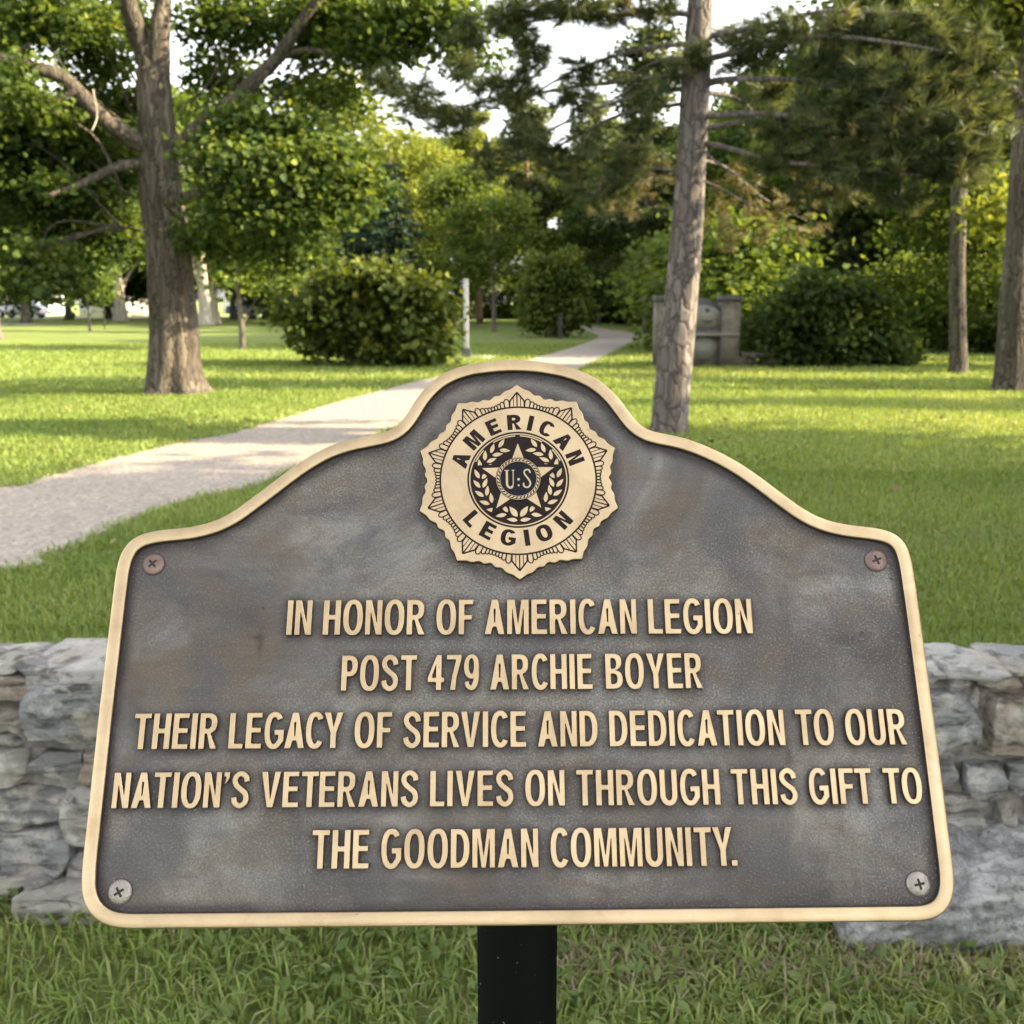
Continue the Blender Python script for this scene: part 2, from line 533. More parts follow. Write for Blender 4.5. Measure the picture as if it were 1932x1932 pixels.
# ---- letters: outlines of a condensed sans, cap height 1
ST, HB = .166, .146
def sup(cx, cy, rx, ry, a0, a1, n=26, e=2.35):
    a = np.radians(np.linspace(a0, a1, n))
    c, s = np.cos(a), np.sin(a)
    return np.column_stack([cx + rx * np.sign(c) * np.abs(c) ** (2 / e), cy + ry * np.sign(s) * np.abs(s) ** (2 / e)])
def stroke(P, w):
    P = np.asarray(P, float)
    d = unit(np.diff(P, axis=0))
    nrm = np.column_stack([-d[:, 1], d[:, 0]])
    a = np.vstack([nrm[:1], nrm])
    b = np.vstack([nrm, nrm[-1:]])
    m = unit(a + b)
    k = w / 2 / np.maximum((m * b).sum(1), .45)
    return np.vstack([P + m * k[:, None], (P - m * k[:, None])[::-1]])
def glyph(c):
    t, h = ST, HB
    if c == 'I': return t, [[(0,0),(t,0),(t,1),(0,1)]]
    if c == 'L': w=.42; return w, [[(0,0),(w,0),(w,h),(t,h),(t,1),(0,1)]]
    if c == 'T': w=.49; m=w/2; return w, [[(m-t/2,0),(m+t/2,0),(m+t/2,1-h),(w,1-h),(w,1),(0,1),(0,1-h),(m-t/2,1-h)]]
    if c == 'E': w=.46; return w, [[(0,0),(w,0),(w,h),(t,h),(t,.513-h/2),(w-.03,.513-h/2),(w-.03,.513+h/2),(t,.513+h/2),(t,1-h),(w-.01,1-h),(w-.01,1),(0,1)]]
    if c == 'F': w=.43; return w, [[(0,0),(t,0),(t,.42),(w-.04,.42),(w-.04,.56),(t,.56),(t,1-h),(w,1-h),(w,1),(0,1)]]
    if c == 'H': w=.51; return w, [[(0,0),(t,0),(t,.505-h/2),(w-t,.505-h/2),(w-t,0),(w,0),(w,1),(w-t,1),(w-t,.505+h/2),(t,.505+h/2),(t,1),(0,1)]]
    if c == 'N': w=.49; return w, [[(0,0),(t*.92,0),(t*.92,.66),(w-t*1.02,0),(w,0),(w,1),(w-t*.92,1),(w-t*.92,.34),(t*1.02,1),(0,1)]]
    if c == 'M': w=.64; m=w/2; q=t*.92; return w, [[(0,0),(q,0),(q,.74),(m-q*.42,0),(m+q*.42,0),(w-q,.74),(w-q,0),(w,0),(w,1),(w-q*1.45,1),(m,.30),(q*1.45,1),(0,1)]]
    if c == 'A':
        w=.58; m=w/2; q=t*1.06
        return w, [[(0,0),(q,0),(q+.062,.215),(w-q-.062,.215),(w-q,0),(w,0),(m+.088,1),(m-.088,1)],[(q+.10,.345),(w-q-.10,.345),(m+.026,.725),(m-.026,.725)]]
    if c == 'V': w=.56; m=w/2; q=t*1.06; return w, [[(m-.085,0),(m+.085,0),(w,1),(w-q,1),(m,.22),(q,1),(0,1)]]
    if c == 'Y': w=.56; m=w/2; q=t*1.1; return w, [[(m-t/2,0),(m+t/2,0),(m+t/2,.42),(w,1),(w-q,1),(m,.58),(q,1),(0,1),(m-t/2,.42)]]
    if c == 'O': w=.58; return w, [sup(w/2,.5,w/2,.515,0,352,44), sup(w/2,.5,w/2-t,.515-h,0,352,40)]
    if c == 'U': w=.51; r=w/2-t/2; return w, [stroke(np.vstack([[(t/2,1)], sup(w/2,.31,r,.31+.012-h/2,180,360,24,2.2), [(w-t/2,1)]]), t*.97)]
    if c == 'C': w=.54; return w-.045, [stroke(sup(w/2,.5,w/2-t/2,.515-h/2,38,322,44), t*.95)]
    if c == 'G':
        w=.57
        a = sup(w/2,.5,w/2-t/2,.515-h/2,40,312,44)
        return w, [stroke(np.vstack([a, [(w-t*.47,.24),(w-t*.47,.45),(w*.52,.45)]]), t*.94)]
    if c == 'S':
        w=.51
        P = smooth_line([(w-.075,.715),(w-.115,.855),(w/2,.945),(.12,.875),(.082,.745),(.135,.615),(w/2,.51),(w-.125,.40),(w-.078,.255),(w-.125,.125),(w/2,.053),(.115,.135),(.072,.295)], 60)
        return w, [stroke(P, t*.93)]
    if c == 'D':
        w=.53
        o = np.vstack([[(0,0)], sup(w*.36,.5,w*.64,.5,-90,90,30), [(0,1)]])
        i = np.vstack([[(t,h)], sup(w*.36,.5,w*.64-t,.5-h,-90,90,26), [(t,1-h)]])
        return w, [o, i]
    if c in 'PR':
        w = .49 if c == 'P' else .53
        bw = w if c == 'P' else w - .025
        lo = .40 if c == 'P' else .42
        cyy, ry = (1 + lo) / 2, (1 - lo) / 2
        arc = sup(bw*.45,cyy,bw*.55,ry,-90,90,24)
        inn = np.vstack([[(t,lo+h)], sup(bw*.45,cyy,bw*.55-t,ry-h,-90,90,20), [(t,1-h)]])
        if c == 'P': out = np.vstack([[(0,0),(t,0),(t,lo)], arc, [(0,1)]])
        else: out = np.vstack([[(0,0),(t,0),(t,lo),(t+.06,lo),(w-t*1.12,0),(w,0),(w*.62,lo+.008)], arc[5:], [(0,1)]])
        return w, [out, inn]
    if c == 'B':
        w=.52
        a1 = sup(w*.42,.268,w*.58,.268,-90,80,22)
        a2 = sup(w*.42,.76,w*.53,.24,-72,90,22)
        out = np.vstack([[(0,0)], a1, a2, [(0,1)]])
        i1 = np.vstack([[(t,h)], sup(w*.42,.285,w*.58-t,.285-h,-90,90,18), [(t,.428)]])
        i2 = np.vstack([[(t,.57)], sup(w*.42,.715,w*.53-t,.715-.57,-90,90,18), [(t,.858)]])
        return w, [out, i1, i2]
    if c == '4':
        w=.50; x=w-.085
        return w, [[(x-t,0),(x,0),(x,.225),(w,.225),(w,.355),(x,.355),(x,1),(x-t*.9,1),(0,.36),(0,.225),(x-t,.225)],[(x-t,.355),(x-t,.74),(.115,.355)]]
    if c == '7': w=.45; return w, [[(.10,0),(.10+t,0),(.20+t*.62,.36),(w,.88),(w,1),(0,1),(0,1-h),(w-t*1.02,1-h),(.16,.38)]]
    if c == '9':
        w=.46
        cen = np.vstack([[(.075,.205)], sup(w/2,.30,w/2-.075,.245,222,330,10), [(w-.079,.45)], ])
        # outer with a hole: ring for the head, tail joined on the right
        out = np.vstack([[(.02,.235),(.045,.10)], [(.12,.02),(.215,-.012)], sup(w*.46,.46,w*.54,.474,-86,0,14), sup(w/2,.66,w/2,.352,4,284,34,2.2), [(w-t*1.03,.30),(w-t*1.28,.185),(.205,.118),(.165,.165),(.148,.255)]])
        inn = sup(w/2-.005,.675,w/2-t*.93,.215,0,350,24,2.1)
        return w, [out, inn]
    if c == '.': return t, [[(0,0),(t,0),(t,t*.95),(0,t*.95)]]
    if c == "'": return t, [[(.01,.66),(.075,.685),(.135,.78),(t,.86),(t,1),(0,1),(0,.86),(.065,.86),(.06,.78)]]
def blunt(P, c=.022):
    """cut every real corner a little, so that the edges look cast and filed"""
    P = np.asarray(P, float)
    res = []
    n = len(P)
    for k in range(n):
        a, b, d = P[k - 1], P[k], P[(k + 1) % n]
        la, ld = np.linalg.norm(a - b), np.linalg.norm(d - b)
        if la < 1e-9 or ld < 1e-9: continue
        ua, ud = (a - b) / la, (d - b) / ld
        if ua.dot(ud) < -.88:
            res.append(b)
            continue
        qa, qd = min(c, la * .4), min(c, ld * .4)
        res += [b + ua * qa, b + (ua + ud) * min(qa, qd) * .28, b + ud * qd]
    return np.array(res)
def text_outlines(s):
    x, res = 0.0, []
    prev = ' '
    for c in s:
        if c in ' |':
            x += .262 if c == ' ' else .06
        else:
            w, pl_ = glyph(c)
            kern = 0.0
            if prev + c in ('AV','VA','AY','YO','TA','TY','LY','AT','CY','FT','TO','TE','AC','GA','RV'): kern = -.045
            if c == '.': kern = -.13
            x += kern
            res += [blunt(q) + (x, 0) for q in pl_]
            x += w + .072
        prev = c
    return x - .072, res
def curve_mesh(name, polys, extrude, bevel):
    cu = bpy.data.curves.new(name, 'CURVE')
    cu.dimensions = '2D'
    cu.fill_mode = 'BOTH'
    for P in polys:
        sp = cu.splines.new('POLY')
        sp.points.add(len(P) - 1)
        sp.points.foreach_set('co', np.column_stack([P, np.zeros(len(P)), np.ones(len(P))]).ravel())
        sp.use_cyclic_u = True
    cu.extrude = extrude
    cu.bevel_depth = bevel
    cu.bevel_resolution = 1
    cu.offset = -bevel
    o = bpy.data.objects.new(name, cu)
    COL.objects.link(o)
    dg = bpy.context.evaluated_depsgraph_get()
    me = bpy.data.meshes.new_from_object(o.evaluated_get(dg))
    bpy.data.objects.remove(o)
    bpy.data.curves.remove(cu)
    return me
def dark_sides(me, lim=.45):
    nz = np.zeros(len(me.polygons) * 3)
    me.polygons.foreach_get('normal', nz)
    me.polygons.foreach_set('material_index', (np.abs(nz.reshape(-1, 3)[:, 2]) < lim).astype(np.int32))

def dl(u, v): return loc(u, v, 1932.0)
LINES = [("IN HONOR OF AMERICAN LEGION", (541,1200), (1420,1197), (541,1134)),
         ("POST 479 ARCHIE |BOYER", (644,1305), (1326,1300), (644,1238)),
         ("THEIR LEGACY OF SERVICE AND DEDICATION TO OUR", (251,1415), (1711,1406), (248,1347)),
         ("NATION'S VETERANS LIVES ON THROUGH THIS GIFT TO", (212,1526), (1741,1517), (215,1458)),
         ("THE GOODMAN COMMUNITY.", (588,1640), (1391,1634), (586,1566))]
letter_pts = []
text_jobs = []
for s, bl, br, tl in LINES:
    a, b, c = dl(*bl), dl(*br), dl(*tl)
    w, polys = text_outlines(s)
    capx = np.linalg.norm(b - a) / w
    ex = (b - a) / np.linalg.norm(b - a)
    ey = np.array([-ex[1], ex[0]])
    cap = (c - a).dot(ey)
    P2 = [a + np.outer(p[:, 0] * capx, ex) + np.outer(p[:, 1] * cap, ey) for p in polys]
    text_jobs.append(P2)
    for p in P2: letter_pts.append(resample(p, .0012))

# ---- panel: dense front face so that its patina can vary, back plate below
FIELD = OL + INW * (RIM_W * .55)
gs = .0016
x0, x1, y0, y1 = FIELD[:, 0].min(), FIELD[:, 0].max(), FIELD[:, 1].min(), FIELD[:, 1].max()
gxs, gys = np.arange(x0, x1, gs), np.arange(y0, y1, gs)
GX, GY = np.meshgrid(gxs, gys)
pts = np.column_stack([GX.ravel(), GY.ravel()])
ins = in_poly(pts, FIELD[::2]).reshape(GX.shape)
EC = np.array([.0053, .0256])
def splat(P, sig):
    H = np.zeros_like(GX)
    a = np.clip(((P[:, 1] - y0) / gs).astype(int), 0, GX.shape[0] - 1)
    b = np.clip(((P[:, 0] - x0) / gs).astype(int), 0, GX.shape[1] - 1)
    H[a, b] = 1
    r = int(sig / gs * 3) + 1
    k = np.exp(-.5 * (np.arange(-r, r + 1) * gs / sig) ** 2)
    k /= k.sum()
    H = np.apply_along_axis(lambda m: np.convolve(m, k, 'same'), 0, H)
    H = np.apply_along_axis(lambda m: np.convolve(m, k, 'same'), 1, H)
    return H
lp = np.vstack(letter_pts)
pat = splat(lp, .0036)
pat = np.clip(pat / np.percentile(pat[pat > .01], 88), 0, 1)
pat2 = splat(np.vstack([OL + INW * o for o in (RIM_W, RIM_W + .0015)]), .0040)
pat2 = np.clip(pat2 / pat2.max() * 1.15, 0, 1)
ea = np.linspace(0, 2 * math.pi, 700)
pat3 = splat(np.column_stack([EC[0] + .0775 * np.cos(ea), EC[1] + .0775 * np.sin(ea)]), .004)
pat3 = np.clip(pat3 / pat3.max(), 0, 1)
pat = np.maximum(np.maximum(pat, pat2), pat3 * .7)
idx = np.full(GX.shape, -1)
idx[ins] = np.arange(ins.sum())
ok = ins[:-1, :-1] & ins[1:, :-1] & ins[:-1, 1:] & ins[1:, 1:]
quads = np.stack([idx[:-1, :-1][ok], idx[:-1, 1:][ok], idx[1:, 1:][ok], idx[1:, :-1][ok]], -1)
mb = MB()
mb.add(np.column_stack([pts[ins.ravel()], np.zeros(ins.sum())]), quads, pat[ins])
nb = len(OL)
ring = OL + INW * .002
mb.add(np.vstack([np.column_stack([ring, np.full(nb, -.0005)]), np.column_stack([ring, np.full(nb, -THICK + .0008)])]),
       [np.arange(nb), nb + np.arange(nb)[::-1]], .5)

STAIN = np.zeros(len(GX.ravel()))
for u_, v_, ru_, rv_, k_ in ((1640,1205,75,40,.9),(1560,1290,60,50,.55),(1700,1330,40,80,.6),(491,1214,4,15,1.3),(487,1203,9,3,1.0),(1487,1424,4.5,15,1.2),(455,1150,60,30,.45),(530,1060,70,26,.4),
                             (360,1190,26,60,.5),(1340,1010,80,50,.4),(1480,1110,14,60,.5),(1240,1590,90,60,.35),(1560,1640,70,60,.5),(300,1500,80,50,.35),(850,1690,240,28,.55),(1500,1690,160,30,.6),(1045,1265,5,10,.8)):
    c_ = dl(u_, v_)
    STAIN += k_ * np.exp(-.5 * (((pts[:, 0] - c_[0]) / (ru_ * .00040)) ** 2 + ((pts[:, 1] - c_[1]) / (rv_ * .00044)) ** 2))
STAIN = np.clip(STAIN, 0, 1.2)
def panel_mat():
    t = NT('bronze_patina')
    v = t.coord()
    a = t.noise(v, 6.5, 8, .68, .9)
    b = t.noise(t.coord((1, 1.6, 1)), 13, 8, .68, .6)
    c = t.noise(v, 9, 4, .55, 1.2)
    fine = t.noise(v, 620, 3, .65)
    scr = t.noise(t.coord((1, 6, 1)), 120, 4, .7, .6)
    col = t.ramp(a, [(.32, (.052, .047, .045)), (.45, (.115, .108, .099)), (.57, (.205, .194, .172)), (.72, (.100, .074, .053))])
    col = t.mix(t.ramp(b, [(.42, (0, 0, 0)), (.66, (.75, .75, .75))]), col, (.118, .085, .056))
    col = t.mix(t.ramp(c, [(.50, (0, 0, 0)), (.64, (.7, .7, .7))]), col, (.066, .065, .070))
    # oxide left uncleaned round letters, emblem and rim
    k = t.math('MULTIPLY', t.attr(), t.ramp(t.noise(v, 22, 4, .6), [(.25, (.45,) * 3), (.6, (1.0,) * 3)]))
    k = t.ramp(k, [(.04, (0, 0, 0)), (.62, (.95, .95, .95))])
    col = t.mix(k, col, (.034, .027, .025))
    ks = t.math('MULTIPLY', t.attr('stain'), t.ramp(t.noise(v, 30, 7, .7, .8), [(.30, (.25,) * 3), (.62, (1.0,) * 3)]))
    col = t.mix(t.ramp(ks, [(.1, (0, 0, 0)), (.9, (.85, .85, .85))]), col, (.036, .029, .024))
    # pitting, scratches, small black spots
    msk = t.ramp(t.noise(v, 4.2, 3, .55), [(.38, (.30,) * 3), (.60, (1.0,) * 3)])
    col = t.mix(t.math('MULTIPLY', t.ramp(fine, [(.40, (.58,) * 3), (.55, (0, 0, 0))]), msk), col, (.045, .038, .033))
    col = t.mix(t.math('MULTIPLY', t.ramp(fine, [(.56, (0, 0, 0)), (.70, (.42,) * 3)]), msk), col, (.33, .31, .27))
    stk = t.noise(t.coord((14, 120, 14)), 1, 4, .6)
    col = t.mix(t.ramp(stk, [(.50, (0, 0, 0)), (.75, (.35,) * 3)]), col, (.060, .050, .042))
    col = t.mix(t.ramp(scr, [(.66, (0, 0, 0)), (.80, (.35,) * 3)]), col, (.30, .28, .25))
    sp = t.noise(v, 75, 2, .45)
    col = t.mix(t.ramp(sp, [(.745, (0, 0, 0)), (.775, (.85,) * 3)]), col, (.03, .028, .028))
    t.base(col)
    t.set(Metallic=.35)
    t.l(t.ramp(b, [(.3, (.42,) * 3), (.7, (.6,) * 3)]), t.p.inputs['Roughness'])
    peb = t.n('TexVoronoi')
    peb.inputs['Scale'].default_value = 520
    t.l(v, peb.inputs['Vector'])
    hgt = t.mix(.55, peb.outputs['Distance'], fine)
    t.bump(hgt, .65, .0009)
    return t.m
M['bronze'] = panel_mat()
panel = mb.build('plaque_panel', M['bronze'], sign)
at_ = panel.data.attributes.new('stain', 'FLOAT', 'POINT')
at_.data.foreach_set('value', np.concatenate([STAIN[ins.ravel()], np.zeros(2 * nb)]).astype(np.float32))
rim = panel_children[0].build('rim', [M['brass'], M['patina_dark']], panel, smooth=True)
for P2 in text_jobs:
    me = curve_mesh('lettering', P2, .0011, .0005)
    dark_sides(me, .30)
    o = link('lettering', me, panel, [M['letter_brass'], M['patina_dark']])
    o.location = (0, 0, .0016)

# ---- emblem
emb_z = .0030
emb = None
def pol(r, deg):      # angle clockwise from the top
    a = np.radians(deg)
    return np.column_stack([EC[0] + np.asarray(r) * np.sin(a), EC[1] + np.asarray(r) * np.cos(a)])
d = np.linspace(0, 360, 720, endpoint=False)
f = np.abs((d % 36) / 36 * 2 - 1)              # 1 at the points, 0 between
rad_ = .0722 + .0088 * f ** 1.7 + .00075 * np.cos(np.radians(d * 50)) * np.clip(1.35 - f * 1.1, .25, 1)
outline = pol(rad_, d)
me = curve_mesh('emblem', [outline], .0018, .0007)
dark_sides(me, .3)
emb = link('emblem', me, sign, [M['brass'], M['patina_dark']])
emb.location = (0, 0, .0020)
EZ = .0020 + .0018 + .0007                      # top face of the emblem
M['enamel'] = plain('emblem_enamel', (.016, .010, .009), .7, 0, .3, 90)
M['navy'] = plain('emblem_navy', (.008, .009, .013), .6, 0, .2, 90)
for q in ('enamel', 'navy'): M[q].node_tree.nodes['Principled BSDF'].inputs['Specular IOR Level'].default_value = .15

def flat(mb, poly, z, hole=None):
    poly = np.asarray(poly)
    mb.add(np.column_stack([poly, np.full(len(poly), z)]), np.arange(len(poly)))
def ribbon(mb, P, w, z, closed=False):
    P = np.asarray(P, float)
    T = (np.roll(P, -1, 0) - np.roll(P, 1, 0)) if closed else np.gradient(P, axis=0)
    T = unit(T)
    N_ = np.column_stack([-T[:, 1], T[:, 0]])
    n = len(P)
    V = np.vstack([P + N_ * w / 2, P - N_ * w / 2])
    V = np.column_stack([V, np.full(2 * n, z)])
    i = np.arange(n if closed else n - 1)
    j = (i + 1) % n
    mb.add(V, np.stack([i + n, j + n, j, i], -1))
circ = lambda r, n=180: pol(np.full(n, r), np.linspace(0, 360, n, endpoint=False))
mb = MB()
ribbon(mb, circ(.0612), .0014, EZ + .00010, True)
ribbon(mb, circ(.0393), .0014, EZ + .00010, True)
# ring of flutes: ten pointed motifs with beads between them
zz = .00014
for k in range(10):
    a0 = k * 36
    # pointed motif
    ribbon(mb, np.vstack([pol([.0622], [a0 - 5.4]), pol([.0668], [a0 - 5.0]), pol([.0742], [a0])]), .00125, EZ + zz)
    ribbon(mb, np.vstack([pol([.0742], [a0]), pol([.0668], [a0 + 5.0]), pol([.0622], [a0 + 5.4])]), .00125, EZ + zz + .00002)
    ribbon(mb, pol([.0620, .0736], [a0, a0]), .0010, EZ + zz + .00004)
    for s_ in (-1, 1):
        ribbon(mb, np.vstack([pol([.0620], [a0 + s_ * 2.6]), pol([.0700], [a0 + s_ * 2.4])]), .0006, EZ + zz + .00005)
    # beads
    cs = [7.4, 10.7, 13.3, 15.6, 18.0, 20.4, 22.7, 25.3, 28.6]
    hw = [1.8, 1.45, 1.2, 1.1, 1.1, 1.1, 1.2, 1.45, 1.8]
    hh = [.0075, .0056, .0044, .0037, .0035, .0037, .0044, .0056, .0075]
    for c_, w_, h_ in zip(cs, hw, hh):
        q = np.linspace(0, math.pi, 9)
        aa_ = np.concatenate([[a0 + c_ - w_], a0 + c_ - w_ * np.cos(q), [a0 + c_ + w_]])
        rr_ = np.concatenate([[.0618], .0612 + h_ * (.62 + .38 * np.sin(q)), [.0618]])
        ribbon(mb, pol(rr_, aa_), .00095, EZ + zz + .00006)
engr = mb.build('engraved_line', M['enamel'], emb)
engr.name = 'engraved_border'
engr.location = (0, 0, -.0020)
# text round the ring
def ring_text(word, r, angles, cap, up=True):
    global ST, HB
    keep = ST, HB
    ST, HB = .190, .205
    polys = []
    for ch, dg in zip(word, angles):
        w, pl_ = glyph(ch)
        a = R_(dg)
        for q in pl_:
            q = blunt(q)
            px = (q[:, 0] - w / 2) * cap * 1.62
            py = q[:, 1] * cap + (r if up else -r - cap)
            if up: X, Y = px * math.cos(a) + py * math.sin(a), -px * math.sin(a) + py * math.cos(a)
            else: X, Y = px * math.cos(a) - py * math.sin(a), px * math.sin(a) + py * math.cos(a)
            polys.append(np.column_stack([X + EC[0], Y + EC[1]]))
    ST, HB = keep
    me = curve_mesh('ring_lettering', polys, .00012, 0)
    o = link('ring_lettering', me, emb, [M['enamel']])
    o.location = (0, 0, EZ - .0020)
ring_text('AMERICAN', .0418, [-69.5, -46, -23.5, -3, 12.5, 28.5, 49, 69], .0130, True)
ring_text('LEGION', .0418, [-48.5, -30, -10, 7, 23.5, 45], .0130, False)

# central badge: dark disc, gold wreath, star, navy centre with US
mb = MB()
dk = MB()
flat(dk, circ(.0376, 120)[::-1], EZ + .00016)
od = dk.build('badge_ground', M['enamel'], emb)
od.location = (0, 0, -.0020)
gold = MB()
z = EZ + .00030
def leafshape(c, L, wd, ang):
    t_ = np.linspace(0, 1, 9)
    w_ = np.sin(np.pi * t_ ** .8) * wd
    up_ = np.column_stack([w_, t_ * L - L / 2])
    dn_ = np.column_stack([-w_, t_ * L - L / 2])[::-1]
    P = np.vstack([up_, dn_[1:-1]])
    ca, sa = math.cos(ang), math.sin(ang)
    return np.column_stack([c[0] + P[:, 0] * ca + P[:, 1] * sa, c[1] - P[:, 0] * sa + P[:, 1] * ca])
for s_ in (-1, 1):
    for k, an in enumerate(np.linspace(158, 26, 10)):
        for w_, rr_ in ((-1, .0262), (1, .0328)):
            c_ = pol([rr_], [s_ * (an - 3)])[0]
            dirn = R_(s_ * an) - s_ * math.pi / 2 + s_ * (w_) * .55
            zz_ = z + .00001 * k
            P = leafshape(c_, .0086, .00165, dirn)
            flat(gold, P[::-1], zz_)
for q, L_ in ((-.62, .0105), (.62, .0105)):
    flat(gold, leafshape(EC + (.0042 * np.sign(q), -.0268), L_, .0023, q)[::-1], z + .0002)
    flat(gold, leafshape(EC + (.0052 * np.sign(q), -.0335), .0085, .0016, q * 2.3)[::-1], z + .0003)
# gold arcs by the circle's edge
for a, b in ((-32, -3), (3, 32), (48, 66), (-66, -48)):
    aa_ = np.linspace(a, b, 20)
    ribbon(gold, pol(np.full(20, .0364), aa_), .0009, z)
og = gold.build('wreath', M['brass'], emb)
og.location = (0, 0, -.0020)
dk = MB()
RS = .0372
sv = np.vstack([pol([RS, RS * .42], [a, a + 36]) for a in (0, 72, 144, 216, 288)])
flat(dk, sv[::-1], EZ + .00070)
o = dk.build('star_outline', M['enamel'], emb); o.location = (0, 0, -.0020)
gold = MB()
sv = np.vstack([pol([RS * .80, RS * .325], [a, a + 36]) for a in (0, 72, 144, 216, 288)])
flat(gold, sv[::-1], EZ + .00085)
o = gold.build('star', M['brass'], emb); o.location = (0, 0, -.0020)
dk = MB()
flat(dk, circ(.0178, 90)[::-1], EZ + .0010)
o = dk.build('centre_disc', M['navy'], emb); o.location = (0, 0, -.0020)
gold = MB()
for k in range(34):
    a = k * 360 / 34
    c_ = pol([.0158], [a])[0]
    flat(gold, leafshape(c_, .0030, .00062, R_(a) + math.pi / 2 - .5)[::-1], EZ + .00118 + 1e-6 * k)
for r_ in (.0171, .0145):
    ribbon(gold, circ(r_, 90), .00035, EZ + .00115, True)
# serif U . S
def bar(mbx, a, b, c, d_): flat(mbx, [(EC[0]+a, EC[1]+b), (EC[0]+c, EC[1]+b), (EC[0]+c, EC[1]+d_), (EC[0]+a, EC[1]+d_)], EZ + .00125)
uP = np.vstack([[(-.0089, .0070)], [(-.0089, -.0035)], [(-.0085, -.0056)], [(-.0072, -.0072)], [(-.0056, -.0074)], [(-.0044, -.0062)]])
ribbon(gold, EC + smooth_line(uP, 24), .0017, EZ + .00125)
ribbon(gold, EC + smooth_line([(-.0046, -.0064), (-.0040, -.0035), (-.0040, .0070)], 14), .0007, EZ + .00127)
bar(gold, -.0108, .0066, -.0072, .0073)
bar(gold, -.0052, .0066, -.0029, .0073)
sP = [(.0094, .0045), (.0086, .0068), (.0068, .0074), (.0050, .0064), (.0048, .0042), (.0066, .0014), (.0086, -.0016), (.0094, -.0042), (.0082, -.0068), (.0062, -.0073), (.0044, -.0062), (.0040, -.0036)]
ribbon(gold, EC + smooth_line(sP, 50), .00125, EZ + .00125)
flat(gold, (circ(.0011, 16)[::-1] + (.0002, -.0006)), EZ + .00126)
flat(gold, (circ(.0008, 16)[::-1] + (.0002, -.0056)), EZ + .00126)
o = gold.build('monogram', M['brass'], emb); o.location = (0, 0, -.0020)

# ---- screws
M['screw_rust'] = plain('screw_rusty', (.20, .135, .115), .5, .5, .35, 60)
M['screw_steel'] = plain('screw_steel', (.30, .27, .235), .42, .7, .2, 90)
M['black'] = plain('recess_black', (.010, .008, .007), .7)
def screw(c, mat, rot, label):
    mbx = MB()
    r = .0085
    rings = [(1.0, -.0004), (1.0, .0006), (.95, .0012), (.8, .0019), (.55, .0025), (.3, .0028)]
    ns = 40
    A = np.arange(ns) / ns * 2 * math.pi
    V = np.concatenate([np.column_stack([np.cos(A) * r * q, np.sin(A) * r * q, np.full(ns, zq)]) for q, zq in rings] + [[(0, 0, .0029)]])
    fs = []
    for k in range(len(rings) - 1):
        i = np.arange(ns)
        j = (i + 1) % ns
        fs.append(np.stack([k * ns + i, k * ns + j, (k + 1) * ns + j, (k + 1) * ns + i], -1))
    k = len(rings) - 1
    i = np.arange(ns)
    fs.append(np.stack([k * ns + i, k * ns + (i + 1) % ns, np.full(ns, len(V) - 1)], -1))
    mbx.add(V, fs)
    o = mbx.build('screw', mat, sign, smooth=True)
    o.location = (c[0], c[1], .0002)
    o['label'] = label
    mbx = MB()
    q, L = .00085, .0037
    P = [(q, q), (q, L), (-q, L), (-q, q), (-L, q), (-L, -q), (-q, -q), (-q, -L), (q, -L), (q, -q), (L, -q), (L, q)]
    P = np.array(P)
    hz = .00305 - (np.linalg.norm(P, axis=1) / r) ** 2 * .0014
    V = np.vstack([np.column_stack([P, hz]), [(0, 0, .0031)]])
    i = np.arange(12)
    mbx.add(V, np.stack([i, (i + 1) % 12, np.full(12, 12)], -1)[:, ::-1])
    e = mbx.build('cross_slot', M['black'], o)
    e.rotation_euler = (0, 0, rot)
    # thin dark gap ring round the head
    mbx = MB()
    P = np.column_stack([np.cos(A), np.sin(A)]) * r * 1.05
    mbx.add(np.column_stack([P, np.full(ns, .00012)]), np.arange(ns))
    mbx.build('washer_gap', M['patina_dark'], o)
screw(dl(290, 1065), M['screw_rust'], .75, 'rusty brown screw, upper left')
screw(dl(1652, 1058), M['screw_rust'], .35, 'rusty brown screw, upper right')
screw(dl(227, 1683), M['screw_steel'], .55, 'dull nickel screw, lower left')
screw(dl(1732, 1668), M['screw_steel'], .2, 'bright steel screw, lower right')

# ---- post (upright, behind the plaque)
pc = W(974, 1755, .70)
M['post'] = NT('post_black_paint')
t = M['post']
sp = t.noise(t.coord(), 210, 2, .4)
t.base(t.mix(t.ramp(sp, [(.73, (0, 0, 0)), (.76, (1, 1, 1))]), (.0022, .0030, .0026), (.16, .17, .16)))
t.set(Roughness=.5)
t.p.inputs['Specular IOR Level'].default_value = .1
M['post'] = t.m
mb = MB()
def local(P):        # world to sign space
    P = np.asarray(P, float) - P0
    return np.column_stack([P @ PR, P @ PU, P @ PN])
th = math.pi / 4
hw = .034
ang = np.linspace(0, 2 * math.pi, 33)[:-1]
sq = np.column_stack([np.cos(ang), np.sin(ang)]) * hw
# depth so that the post is as wide as in the photo
ypost = .78
wpx = (1053 - 895) / 1932
cx = gx(974, ypost)
bot = np.column_stack([sq + (cx, ypost), np.zeros(32)])
def plane_z(x, y):   # height of the back of the plaque
    c0 = P0 - PN * (THICK + .002)
    return c0[2] - (PN[0] * (x - c0[0]) + PN[1] * (y - c0[1])) / PN[2]
top = bot.copy()
top[:, 2] = [plane_z(a, b) for a, b in bot[:, :2]]
V = np.vstack([bot, top])
i = np.arange(32)
mb.add(local(V), [np.stack([i, (i + 1) % 32, 32 + (i + 1) % 32, 32 + i], -1), 32 + np.arange(32)])
mb.build('post', M['post'], sign, smooth=True)

